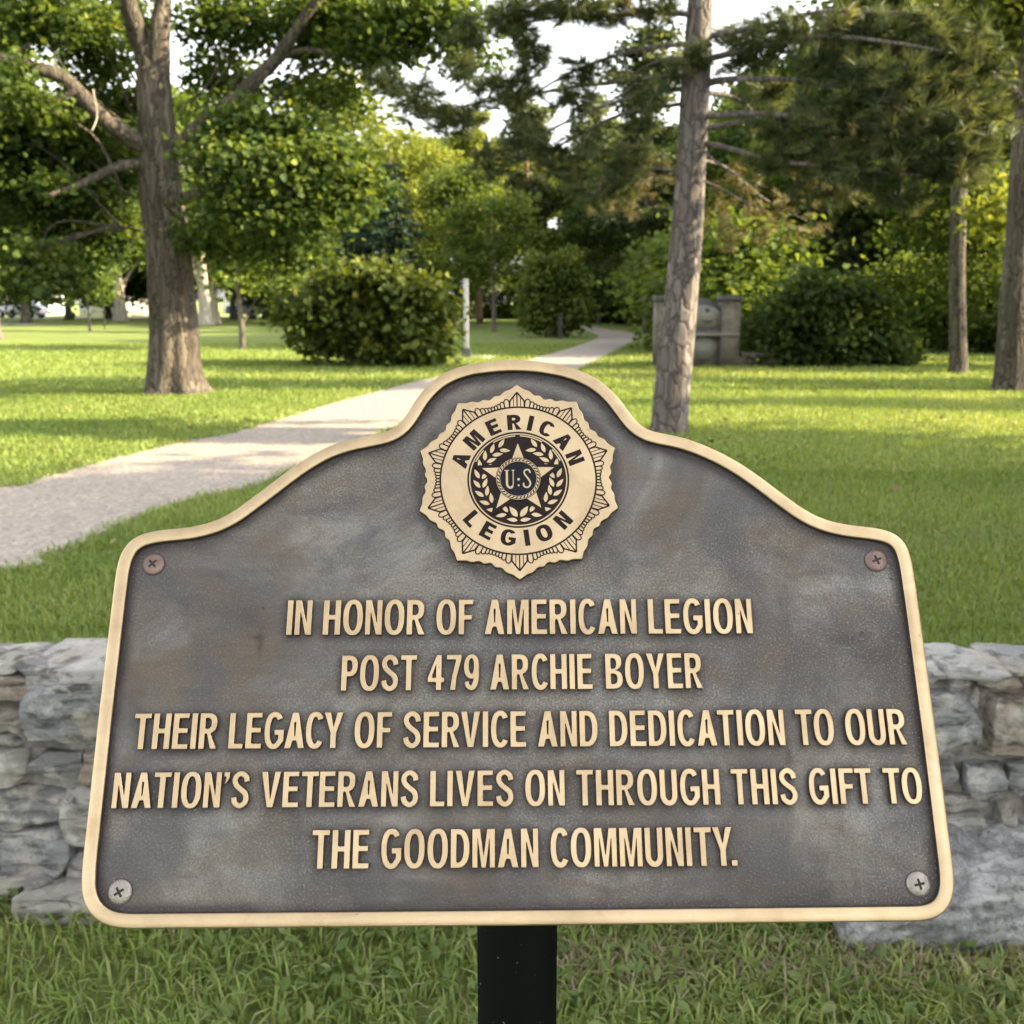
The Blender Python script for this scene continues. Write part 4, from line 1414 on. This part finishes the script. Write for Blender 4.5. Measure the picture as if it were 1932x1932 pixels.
# left side
place(pg, -8, 40, 12, 'leaning pale trunk with yellow-green foliage at the left edge of the lawn', rz=2.0)
place(psap, 170, 50, 4.6, 'thin young tree on the lawn between the left edge and the big trunk')
place(ppale, 228, 74, 15, 'pale forked trunk glowing in the sun before the white garage', rz=.6)
place(ppale, 388, 62, 13, 'sunlit brown trunk just right of the big oak trunk, further off', rz=2.2)
place(ppale, 404, 66, 12, 'second sunlit trunk right of the oak, behind the first', rz=4.0)
place(psap, 458, 31.6, 5.6, 'small dark-trunked tree between the oak and the round bush', rz=1.0, sx=1.35)
place(pspr, 745, 54, 8.6, 'bluish spruce with layered boughs behind the left bush')
place(pspr, 690, 60, 8.2, 'smaller spruce half hidden behind the left bush')
place(py_, 655, 68, 15.2, 'tall pale yellow-green tree rising behind the oak foliage')
place(py_, 780, 63, 11.0, 'sunlit yellow-green tree left of the sky gap')
place(pg, 862, 58, 8.6, 'bright green round-topped tree behind the metal post')
place(psap, 932, 49.5, 7.2, 'slim tree with thin pinkish trunk on the lawn right of the metal post', sx=1.55)
place(pfp, 992, 70, 14.2, 'far pine with bare reddish trunk, left of a pair beyond the path')
place(pfy, 1022, 74, 14.0, 'far pine with bare reddish trunk, right of a pair beyond the path')
place(pg, 1095, 72, 9.5, 'green tree behind the bend of the path')
place(pd, 1130, 66, 8.5, 'dark tree just right of the path bend')
place(psap, 1200, 62, 3.4, 'little sunlit sapling at the edge of the dark trees by the path')
place(pfd, 1222, 47, 13.0, 'dark pine standing left of the near pine trunk, its crown against the sky', sx=1.15)
place(pfd, 1128, 68, 14.0, 'dark pine with ragged crown above the bend of the path', sx=1.1)
place(pfy, 905, 66, 12.5, 'pale sunlit pine rising left of the reddish pair', sx=1.1)
back = 'trees massed along the back of the park'
bl = 'leafy tree in the dense row along the back of the park'
for pr_, u, y, h in ((pd,-120,62,13),(pg,50,70,15),(pd,130,78,14),(pg,205,82,15),(pd,300,84,14),(py_,350,78,13),(pg,440,80,13),(pd,500,86,12),(pg,560,74,12),(pd,610,80,12),
                     (py_,720,84,14),(pg,820,86,14),(py_,900,80,13),(pg,960,88,14),(pd,1060,84,14),(pg,1160,84,14),(pd,1185,70,11),(pd,1238,64,12),(pd,1290,58,11),(pg,1250,84,13),(pd,-260,70,14),(pg,-420,78,15),(pd,-560,66,13),(pg,-760,74,15),(pd,-950,66,14),(pg,-1200,60,14)):
    place(pr_, u, y, h, bl, back)
# woods on the right
wl = 'leafy tree in the shady wood behind the right-hand bush'
for pr_, u, y, h in ((pd,1350,54,11),(pg,1440,48,11),(pd,1500,42,11),(pd,1570,38,12),(pg,1640,36,12),(pd,1700,40,13),(pg,1765,36,12),(pd,1840,38,13),(pg,1900,33,12),(pd,1975,36,13),(pd,2060,33,13),
                     (pd,1400,62,14),(pd,1530,58,15),(pd,1660,56,15),(pg,1790,54,15),(pd,1920,52,15),(pd,2050,50,15),(pd,2180,44,14),(pg,2160,34,13),(pd,2290,38,14),(pg,2420,34,13),(pd,2600,32,13)):
    place(pr_, u, y, h, wl, 'trees of the wood on the right')
sl_ = 'bushy shrub in the undergrowth at the foot of the wood'
for u, y, h in ((1110,69,2.6),(1150,70,2.8),(1205,68,3),(1245,66,3),(1290,60,3),(1520,37,2.2),(1600,35,2.4),(1680,34,2.2),(1740,33,2.0),(1790,32,2.1),(1850,31,2.2),(1900,30,2.2),(1960,30,2.2),(2030,29,2.4),(1050,80,2.8),(980,82,2.8),(900,84,2.6),(620,78,2.8),(560,80,2.6),(680,80,2.4),(800,84,2.6)):
    place(pbu, u, y, h, sl_, 'shrubs in the undergrowth', cat='shrub', sx=h / 3 * 1.35)
place(pbu, 1395, 30, 4.1, 'bright light-green shrub behind the stone monument', cat='shrub', sx=1.5)
place(pbu, 1330, 33, 3.9, 'bright green shrub hidden partly by the pine trunk', cat='shrub', sx=1.3)
# unseen trees right of the view, placed and narrowed to shape the lawn's shade
nl = 'tall leafy tree unseen right of the view, placed to shade the lawn'
for x, y, h, sx in ((17,-9,13,1.35),(15,-3,13,1.35),(18,2,14,1.4),(15.5,6.4,8.6,1.3),(28,-6,15,1.4),(26,3.2,16,1.4),
                    (22,13.9,10,.30),(25,17.4,11,.40),(27,21.2,11,.52),(29,24.9,11,.24),(33,28.6,12,.7),(36,35,12,.8)):
    c = copy_thing(pd, (x, y, 0), x * 1.7, (sx, sx, h / 11), nl, 'unseen shade trees right of the view')
    c['category'] = 'tree'
    del c['h']
for r in PROTO:
    for ch in list(r.children): bpy.data.objects.remove(ch)
    bpy.data.objects.remove(r)

# the two trunks at the right edge
g = np.random.default_rng(51)
def single_tree(name, base_px, path, rads, blobs, mat, bark, label, n, leaf, seed, branches=()):
    g = np.random.default_rng(seed)
    B0 = G(*base_px)
    root = empty(name, tuple(B0), label, 'tree')
    P = [np.array([0, 0, -.1])] + [px(u, v, B0[1]) - B0 for u, v in path]
    mbx = rough_trunk(P, rads, 24, g, .22, .22)
    mbx.build('trunk', bark, root, smooth=True)
    for pts, r0, r1 in branches:
        limb([px(u, v, B0[1] + d) for u, v, d in pts], r0, r1, root, bark, B0)
    mbx = MB()
    crown(mbx, np.array([pblob(*b) for b in blobs]) - (*B0, 0, 0, 0), n, 9, leaf, g, .5, 1.9, .45)
    mbx.build('crown', mat, root)
    return root
single_tree('park_tree', (1908, 738), ((1908,700),(1914,600),(1922,480),(1930,330),(1938,200),(1950,0),(1960,-200)), [.30,.27,.245,.225,.20,.185,.14,.08],
            ((1930,30,17.5,90,70),(1880,90,17.8,50,50),(1990,150,17.5,70,80),(1960,-120,17.5,200,120),(1850,10,18,50,40),(1915,180,18.5,30,60),(1900,400,20,60,50)), M['leaf_yellow'], M['bark_oak'],
            'thick leaning trunk at the right edge of the lawn', 900, .15, 52, [([(1938,215,0),(1912,170,-.2),(1880,145,-.4),(1850,120,-.5)], .10, .04)])
single_tree('park_tree', (1808, 704), ((1808,680),(1807,600),(1806,500),(1808,400),(1812,250),(1815,50),(1818,-150)), [.19,.17,.16,.155,.15,.13,.10,.06],
            ((1760,440,23,80,50),(1860,450,23,60,60),(1840,360,22.5,90,50),(1740,350,23,70,50),(1800,520,24,90,40),(1900,540,24,50,50),(1800,150,22,160,130),(1700,520,25,60,40)), M['leaf_green'], M['bark_oak'],
            'slim straight trunk standing left of the thick one, at the right of the lawn', 1100, .15, 53)

# ---- the two big bushes
def bush(name, u0, u1, vt, vb, y, mat, label, seed, n, leaf, wild=1.0):
    g = np.random.default_rng(seed)
    x0, x1 = gx(u0, y), gx(u1, y)
    h = W((u0 + u1) / 2, vt, y)[2]
    cx, rx = (x0 + x1) / 2, (x1 - x0) / 2
    root = empty(name, (cx, y + .2, 0), label, 'bush')
    B = []
    for bu, bv, ru_, rv_ in wild:
        for dy in (-.55, .45):
            p_ = W(bu + g.normal(0, 6), bv + g.normal(0, 5), y)
            sc_ = y / 1932
            B.append((p_[0] - cx, dy * rx * .6 * g.uniform(.5, 1), p_[2], ru_ * sc_ * .9, rx * .32, rv_ * sc_ * .9))
    mbx = MB()
    for _ in range(26):
        b_ = B[int(g.integers(len(B)))]
        d_ = unit(np.array([g.normal(0, 1), -abs(g.normal(0, .5)), abs(g.normal(0, 1.1))]))
        r_ = leaf * g.uniform(.5, .9)
        B.append((b_[0] + d_[0] * b_[3] * 1.35, b_[1] + d_[1] * b_[4], b_[2] + d_[2] * b_[5] * 1.5, r_, r_, r_))
    crown(mbx, B, n, 9, leaf, g, .6, 1.1, .4, .4, .38)
    mbx.build('foliage', mat, root)
    mbx = MB()
    for b in B[::2]:
        tube(mbx, smooth_line([(b[0] * .22, b[1] * .22, -.05), (b[0] * .5, b[1] * .5, b[2] * .6), b[:3]], 8), np.linspace(.03, .01, 8), 5)
    mbx.build('stem', M['bark_far'], root)
    return root
bush('round_bush', 540, 870, 498, 695, 24.2, M['leaf_bush'], 'wide rounded bush with yellowish top beside the path, left of the metal post', 61, 1150, .19,
     ((594,572,44,34),(648,530,44,32),(702,520,50,28),(758,540,48,32),(806,552,34,30),(824,590,20,34),(580,610,30,20),(635,600,48,42),(700,590,60,46),(770,600,50,42),(812,632,22,38),(606,640,30,22),(650,655,36,28),(715,652,46,34),(775,660,38,28),(800,672,22,18),(562,592,18,16),(735,690,40,8),(560,640,10,8)))
bush('round_bush', 1432, 1715, 520, 695, 24.0, M['leaf_dark'], 'dark green spreading bush right of the stone monument', 62, 1150, .16,
     ((1480,600,42,38),(1530,562,46,34),(1592,548,46,26),(1640,572,42,36),(1682,622,34,38),(1510,650,55,42),(1580,620,66,56),(1652,658,48,34),(1450,640,22,24),(1700,664,18,24),(1560,680,60,14),(1475,675,26,14)))
bush('upright_bush', 985, 1106, 468, 632, 42, M['leaf_bush'], 'upright bushy evergreen beside the far bend of the path', 63, 800, .20,
     ((1050,495,30,26),(1020,525,30,28),(1075,530,28,30),(1010,570,26,30),(1045,565,36,34),(1085,580,22,34),(1020,605,30,22),(1060,608,26,20)))

# ------------------------------------------------------------------ MONUMENT, BENCH, POSTS, BUILDINGS, CARS
def ashlar(name, cols, sx, sz):
    t = NT(name)
    v = t.coord()
    br = t.n('TexVoronoi')
    br.inputs['Scale'].default_value = sx
    t.l(t.coord((1, 1, sz)), br.inputs['Vector'])
    e = t.n('TexVoronoi', feature='DISTANCE_TO_EDGE')
    e.inputs['Scale'].default_value = sx
    t.l(t.coord((1, 1, sz)), e.inputs['Vector'])
    col = t.ramp(br.outputs['Color'], [(.2, cols[0]), (.5, cols[1]), (.8, cols[2])])
    col = t.mix(t.ramp(e.outputs['Distance'], [(.02, (1, 1, 1)), (.06, (0, 0, 0))]), col, (.16, .15, .13))
    col = t.mix(.3, col, t.ramp(t.noise(v, 9, 5), [(.3, cols[0]), (.7, cols[2])]))
    t.base(col)
    t.set(Roughness=.9)
    t.bump(e.outputs['Distance'], .6, .03)
    return t.m
M['ashlar'] = ashlar('monument_stone', ((.085, .070, .058), (.155, .130, .108), (.22, .185, .155)), 3.4, 1.6)
M['slate'] = plain('monument_cap', (.085, .083, .083), .8, 0, .25, 5)
M['pale_stone'] = plain('pale_panel', (.21, .205, .185), .75, 0, .12, 5)
M['mark'] = plain('carved_mark', (.11, .105, .095), .8)
YM = 23.6
mon = empty('stone_monument', (gx(1314, YM), YM, 0), 'brown stone monument sign with arched pale panel, behind the pine trunk', 'monument')
cx = gx(1314, YM)
X = lambda u: gx(u, YM) - cx
Z = lambda v: W(1314, v, YM)[2]
def mpart(name, mat, fn, parent=mon):
    mbx = MB()
    fn(mbx)
    return mbx.build(name, mat, parent)
for a, b in ((1236, 1272), (1358, 1392)):
    mpart('pillar', M['ashlar'], lambda m: box(m, (X(a), -.05, -.05), (X(b), .55, Z(568))))
    mpart('pillar_cap', M['slate'], lambda m: box(m, (X(a) - .03, -.09, Z(568)), (X(b) + .03, .59, Z(557))))
mpart('base_wall', M['ashlar'], lambda m: box(m, (X(1272), .06, -.05), (X(1358), .48, Z(634))))
mpart('ledge', M['pale_stone'], lambda m: box(m, (X(1240), -.10, Z(634)), (X(1391), .0, Z(628))))
mpart('lintel', M['slate'], lambda m: box(m, (X(1272), -.02, Z(634)), (X(1358), .5, Z(621))))
def arch(m, ua, ub, vb, vs_, vt, y0, y1):
    a = np.linspace(0, math.pi, 25)
    c_, r_ = (X(ua) + X(ub)) / 2, (X(ub) - X(ua)) / 2
    P = np.vstack([[(X(ua), Z(vb))], np.column_stack([c_ - r_ * np.cos(a), Z(vs_) + (Z(vt) - Z(vs_)) * np.sin(a)]), [(X(ub), Z(vb))]])
    n = len(P)
    i = np.arange(n)
    V = np.vstack([np.column_stack([P[:, 0], np.full(n, y0), P[:, 1]]), np.column_stack([P[:, 0], np.full(n, y1), P[:, 1]])])
    m.add(V, [np.stack([i, (i + 1) % n, n + (i + 1) % n, n + i], -1), i[::-1], n + i])
mpart('back_panel', M['slate'], lambda m: arch(m, 1272.5, 1357.5, 621, 590, 562, .08, .42))
pan = mpart('arched_panel', M['pale_stone'], lambda m: arch(m, 1284, 1357, 620, 596, 576, .02, .079))
cu_ = (X(1284) + X(1357)) / 2 + .05
def oval(du, v, rx, rz):
    def f(m):
        a = np.linspace(0, 2 * math.pi, 16, endpoint=False)
        P = np.column_stack([cu_ + du + rx * np.cos(a) * (1 + .25 * np.sin(3 * a)), np.full(16, .012), Z(v) + rz * np.sin(a)])
        m.add(np.vstack([P, P + (0, .012, 0)]), [np.arange(16)[::-1], np.stack([np.arange(16), (np.arange(16) + 1) % 16, 16 + (np.arange(16) + 1) % 16, 16 + np.arange(16)], -1)])
    return f
mpart('carved_mark', M['mark'], oval(X(1331) - cu_, 585, .055, .05), pan)
mpart('carved_mark', M['mark'], oval(X(1332) - cu_, 606, .13, .035), pan)
mpart('carved_mark', M['mark'], oval(X(1349) - cu_, 603, .07, .012), pan)
def disc(m):
    a = np.linspace(0, 2 * math.pi, 30, endpoint=False)
    c_ = (X(1284) + X(1357)) / 2
    P = np.column_stack([c_ + .36 * np.cos(a) * (1 + .05 * np.sin(3 * a)), np.full(30, .02), Z(657) + .26 * np.sin(a)])
    i = np.arange(30)
    m.add(np.vstack([P, P + (0, .05, 0)]), [i[::-1], np.stack([i, (i + 1) % 30, 30 + (i + 1) % 30, 30 + i], -1)])
mpart('round_stone', M['pale_stone'], disc)
# low stone seat beside it
bx = gx(1432, 23.9)
sb = empty('stone_bench', (bx, 23.9, 0), 'low weathered stone bench between the monument and the dark bush', 'bench')
g = np.random.default_rng(71)
mb = MB(); rock(mb, (-.46, -.2, .20), (.46, .25, .30), g, .5, .1, 12, 6, .004); mb.build('seat', M['ashlar'], sb)
for x in (-.3, .3):
    mb = MB(); rock(mb, (x - .22, -.16, -.05), (x + .22, .2, .20), g, .95, .15, 12, 6, .004); mb.build('support', M['ashlar'], sb)

# pale metal post on its pad
M['pale_metal'] = plain('pale_metal', (.50, .51, .54), .45, .3, .1, 4)
M['grey_metal'] = plain('grey_metal', (.13, .13, .14), .5, .4, .15, 4)
yl = 27.2
lp_ = empty('metal_post', (gx(880, yl), yl, 0), 'slim pale metal post with dark grey foot beside the left bush', 'post')
def bev_box(lo, hi, b, name, mat, parent):
    bm = bmesh.new()
    bmesh.ops.create_cube(bm, size=1)
    for v in bm.verts:
        v.co = Vector([lo[k] + (v.co[k] + .5) * (hi[k] - lo[k]) for k in range(3)])
    bmesh.ops.bevel(bm, geom=bm.edges[:], offset=b, segments=2, affect='EDGES')
    me = bpy.data.meshes.new(name)
    bm.to_mesh(me)
    bm.free()
    return link(name, me, parent, [mat])
bev_box((-.065, -.065, .24), (.065, .065, 1.98), .02, 'shaft', M['pale_metal'], lp_)
bev_box((-.12, -.12, 0), (.12, .12, .25), .02, 'foot', M['grey_metal'], lp_)
bev_box((-.072, -.072, 1.98), (.072, .072, 2.02), .01, 'cap', M['pale_metal'], lp_)
mb = MB(); box(mb, (gx(872, 27), 26.9, -.05), (gx(935, 27), 28.3, .012))
tag(mb.build('pavement', M['concrete']), kind='structure')
# dark wooden post by the upright bush, thin stake on the left lawn
M['dark_wood'] = plain('dark_wood', (.05, .042, .034), .85)
yw = 41.0
wp = empty('wooden_post', (gx(1057, yw), yw, 0), 'short dark wooden post at the foot of the upright bush by the path', 'post')
bev_box((-.09, -.09, -.1), (.09, .09, .88), .02, 'shaft', M['dark_wood'], wp)
bev_box((-.11, -.11, .88), (.11, .11, .93), .015, 'cap', M['dark_wood'], wp)
ys = 53.0
stk = empty('marker_stake', (gx(198, ys), ys, 0), 'thin dark marker stake on the sunny lawn left of the oak', 'stake')
bev_box((-.025, -.025, -.1), (.025, .025, .86), .008, 'shaft', M['dark_wood'], stk)
bev_box((-.06, -.03, .84), (.06, .03, .95), .008, 'plate', M['dark_wood'], stk)

# houses far left
M['siding'] = plain('white_siding', (.72, .72, .72), .7, 0, .05, 1)
M['roof'] = plain('roof_shingle', (.20, .19, .18), .9, 0, .2, 3)
M['door_grey'] = plain('garage_door', (.52, .52, .54), .6, 0, .06, 2)
M['window'] = NT('window_glass').set(Roughness=.1, Base_Color=(.05, .06, .07, 1)).m
def house(u0, u1, y, wall_h, roof_h, depth, label, doors, windows, name='house'):
    x0, x1 = gx(u0, y), gx(u1, y)
    c = (x0 + x1) / 2
    w = (x1 - x0) / 2
    root = empty(name, (c, y, 0), label, 'house')
    mbx = MB(); box(mbx, (-w, 0, -.1), (w, depth, wall_h)); mbx.build('wall', M['siding'], root)
    mbx = MB()
    o = .35
    V = [(-w-o, -o, wall_h), (w+o, -o, wall_h), (w+o, depth+o, wall_h), (-w-o, depth+o, wall_h), (-w-o, depth/2, wall_h+roof_h), (w+o, depth/2, wall_h+roof_h)]
    mbx.add(V, [np.array([(0,1,5,4),(2,3,4,5),(3,2,1,0)]), np.array([(1,2,5),(3,0,4)])]); mbx.build('roof', M['roof'], root)
    for a, b, h in doors:
        mbx = MB(); box(mbx, (a, -.05, 0), (b, .02, h)); d_ = mbx.build('garage_door', M['door_grey'], root)
        mbx = MB()
        for k in range(1, 4): box(mbx, (a + .05, -.065, h * k / 4 - .02), (b - .05, -.05, h * k / 4 + .02))
        mbx.build('panel_joint', M['roof'], d_)
    for a, b, z0, z1 in windows:
        mbx = MB(); box(mbx, (a, -.04, z0), (b, .02, z1)); f_ = mbx.build('window', M['siding'], root)
        mbx = MB(); box(mbx, (a + .07, -.05, z0 + .07), (b - .07, -.04, z1 - .07)); mbx.build('pane', M['window'], f_)
    return root
house(150, 285, 92, 2.3, 1.5, 7, 'white garage with grey door behind the forked pale trunk', [(-1.0, 1.4, 1.95)], [(-2.6, -1.7, .9, 1.7)], 'garage')
house(-60, 62, 96, 2.6, 1.8, 8, 'white house at the far left edge, half hidden by trees', [], [(-1.8, -.6, .9, 2.0), (.8, 2.0, .9, 2.0)])
house(420, 545, 112, 2.6, 2.0, 8, 'white house behind the parked cars, seen right of the oak', [], [(-2.2, -1.0, .9, 2.0), (.9, 2.1, .9, 2.0)])
M['car_white'] = plain('car_paint_white', (.75, .76, .78), .25, 0, .02, 1)
M['car_blue'] = plain('car_paint_blue', (.28, .38, .55), .25, 0, .02, 1)
M['tyre'] = plain('tyre', (.02, .02, .02), .9)
M['rimm'] = plain('wheel_rim', (.5, .5, .52), .35, .8)
def car(u, y, mat, label, rz, sc=1):
    root = empty('parked_car', (gx(u, y), y, 0), label, 'car', rz=rz)
    prof_ = [(-2.1,.35),(-2.15,.75),(-2.0,.95),(-1.2,1.02),(-.65,1.45),(.9,1.48),(1.6,1.05),(2.1,.95),(2.15,.4),(2.0,.3),(-2.0,.3)]
    n = len(prof_)
    V, lv = [], []
    for yy, s_ in ((-.85,.96),(-.7,1),(.7,1),(.85,.96)):
        for a, b in prof_: V.append((a * s_, yy * (.86 if b > 1.2 else 1), b if yy in (-.7,.7) else (b if b < 1.2 else b - .05)))
    i = np.arange(n)
    fs = [np.stack([k * n + i, k * n + (i + 1) % n, (k + 1) * n + (i + 1) % n, (k + 1) * n + i], -1) for k in range(3)] + [i[::-1], 3 * n + i]
    mbx = MB(); mbx.add(V, fs); mbx.build('body', mat, root)
    for yy in (-.80, .80):
        mbx = MB()
        P = np.array([(-1.05,1.04),(-.6,1.38),(.8,1.40),(1.3,1.06)])
        s_ = 1 if yy > 0 else -1
        V = np.vstack([np.column_stack([P[:, 0], np.full(4, yy - .05 * s_), P[:, 1]]), np.column_stack([P[:, 0], np.full(4, yy + .06 * s_), P[:, 1]])])
        i = np.arange(4)
        mbx.add(V, [np.stack([i, (i+1)%4, 4+(i+1)%4, 4+i], -1), i, 4 + i[::-1]])
        mbx.build('side_window', M['window'], root)
    for x in (-1.3, 1.3):
        for yy in (-.8, .8):
            mbx = MB()
            tube(mbx, [(x, yy - .1, .33), (x, yy + .1, .33)], [.33, .33], 18)
            w_ = mbx.build('wheel', M['tyre'], root)
            mbx = MB()
            tube(mbx, [(x, yy - .115, .33), (x, yy + .115, .33)], [.2, .2], 14)
            mbx.build('rim', M['rimm'], w_)
    return root
car(508, 86, M['car_white'], 'white car parked beyond the lawn, right of the small dark-trunked tree', .15)
car(476, 90, M['car_blue'], 'pale blue car parked left of the white one', .1)
car(40, 87, M['car_white'], 'white car parked at the far left edge of the lawn', -.1)

# ------------------------------------------------------------------ GRASS
g = np.random.default_rng(81)
def blades(mb, P, L, w, g, tone, bend=.6):
    n = len(P)
    a = g.uniform(0, 6.28, n)
    dirn = np.column_stack([np.cos(a), np.sin(a), np.zeros(n)])
    Sd = np.column_stack([-np.sin(a), np.cos(a), np.zeros(n)])
    L = (L * g.uniform(.5, 1.25, n))[:, None]
    w = (w * g.uniform(.6, 1.3, n))[:, None] * .5
    b = (bend * g.uniform(.2, 1.6, n))[:, None]
    up_ = np.array([0, 0, 1.0])
    m = P + up_ * L * .55 + dirn * L * b * .25
    t_ = P + up_ * L * (1.0 - .35 * b) + dirn * L * b * .85
    V = np.stack([P + Sd * w, P - Sd * w, m - Sd * w * .85, m + Sd * w * .85, t_], 1).reshape(-1, 3)
    k = np.arange(n)[:, None] * 5
    mb.add(V, [k + [0, 1, 2, 3], k + [3, 2, 4]], np.repeat(np.clip(tone, 0, 1), 5))
def scatter(n, y0, y1, g, marg=1.0, power=1.0):
    y = y0 + (y1 - y0) * g.uniform(0, 1, n) ** power
    hw_ = .56 * y + marg
    x = g.uniform(-1, 1, n) * hw_
    P = np.column_stack([x, y])
    keep = ~in_poly(P + g.normal(0, .045, P.shape), PATH_POLY[::3])
    keep &= ~((np.abs(P[:, 0]) < 4.25) & (P[:, 1] > YW + .02) & (P[:, 1] < YW + .30))
    return np.column_stack([P[keep], np.zeros(keep.sum())])
def patchy(P, f, g): return wob(P, g, f, .5)
mb = MB()
# in front of the wall: longer, coarser
P = scatter(15000, 1.25, 2.37, g, .5)
blades(mb, P, .066, .0062, g, .56 + .16 * patchy(P, 4, g) + g.normal(0, .16, len(P)), .9)
P = scatter(46000, 2.6, 4.6, g, .6)
blades(mb, P, .062, .0050, g, .48 + .18 * patchy(P, 3, g) + g.normal(0, .16, len(P)), .8)
P = scatter(120000, 4.5, 9, g, .6)
blades(mb, P, .060, .0070, g, .42 + .20 * patchy(P, 2, g) + g.normal(0, .16, len(P)), .75)
P = scatter(150000, 8.8, 17, g, .8)
blades(mb, P, .060, .012, g, .45 + .20 * patchy(P, 1.2, g) + g.normal(0, .16, len(P)), .7)
P = scatter(110000, 16.5, 36, g, 1)
blades(mb, P, .070, .026, g, .48 + .16 * patchy(P, .6, g) + g.normal(0, .15, len(P)), .6)
tag(mb.build('grass', M['grass']), kind='stuff')
# broad leaves among the near grass
mb = MB()
P = np.vstack([scatter(2600, 1.25, 2.36, g, .5), scatter(2500, 2.65, 6.5, g, .5)])
n = len(P)
P[:, 2] = g.uniform(.012, .05, n)
k = patchy(P, 3, g) > -.1
P = P[k]
leaves(mb, P, .036, g, np.clip(g.normal(.5, .25, len(P)), 0, 1), -.45, .7, .22)
tag(mb.build('clover', M['clover']), kind='stuff')
mb = MB()
P = np.vstack([scatter(1300, 1.3, 2.36, g, .4), scatter(2600, 2.6, 8, g, .5)])
Q = scatter(30000, 6, 14, g, .5)
Q = Q[(wob(Q, g, 1.1, .5) > .45) & (Q[:, 0] > .5)]
P = np.vstack([P, Q[:3500]])
blades(mb, P, .075, .0032, g, g.uniform(0, 1, len(P)), 1.3)
# drier strip along the foot of the boulder
P = np.column_stack([g.uniform(.1, 1.6, 1500), g.normal(2.08, .05, 1500), np.zeros(1500)])
blades(mb, P, .06, .0035, g, g.uniform(0, 1, len(P)), 1.6)
tag(mb.build('dry_grass', M['straw']), kind='stuff')
# loose stones on the path
mb = MB()
m = 2600
k = g.integers(0, 150, m)
f = g.uniform(0, 1, m)
f = np.where(g.uniform(0, 1, m) < .5, f, np.round(f) + g.normal(0, .02, m))
C = pl[k] * (1 - f)[:, None] + pr[k] * f[:, None] + g.normal(0, .15, (m, 2)) * .5
s_ = g.uniform(.006, .018, m)
oct_ = np.array([(1,0,0),(0,1,0),(-1,0,0),(0,-1,0),(0,0,.6),(0,0,-.4)])
V = np.repeat(np.column_stack([C, s_ * .3]), 6, 0) + np.tile(oct_, (m, 1)) * np.repeat(s_, 6)[:, None] * g.uniform(.6, 1.3, (m * 6, 1))
b = np.arange(m)[:, None] * 6
mb.add(V, np.concatenate([b + q_ for q_ in ([0,1,4],[1,2,4],[2,3,4],[3,0,4],[1,0,5],[2,1,5],[3,2,5],[0,3,5])]))
tag(mb.build('gravel', M['path']), kind='stuff')

# fallen leaves on the lawn
M['litter'] = leaf_mat('fallen_leaf', (.10, .065, .03), (.20, .14, .06), (.32, .24, .10), .2)
mb = MB()
P = np.vstack([scatter(45, 2.7, 9, g, .5), scatter(260, 9, 24, g, .5)])
P[:, 2] = .045
leaves(mb, P, .07, g, g.uniform(0, 1, len(P)), .0, 1.6, .32)
tag(mb.build('leaf_litter', M['litter']), kind='stuff')
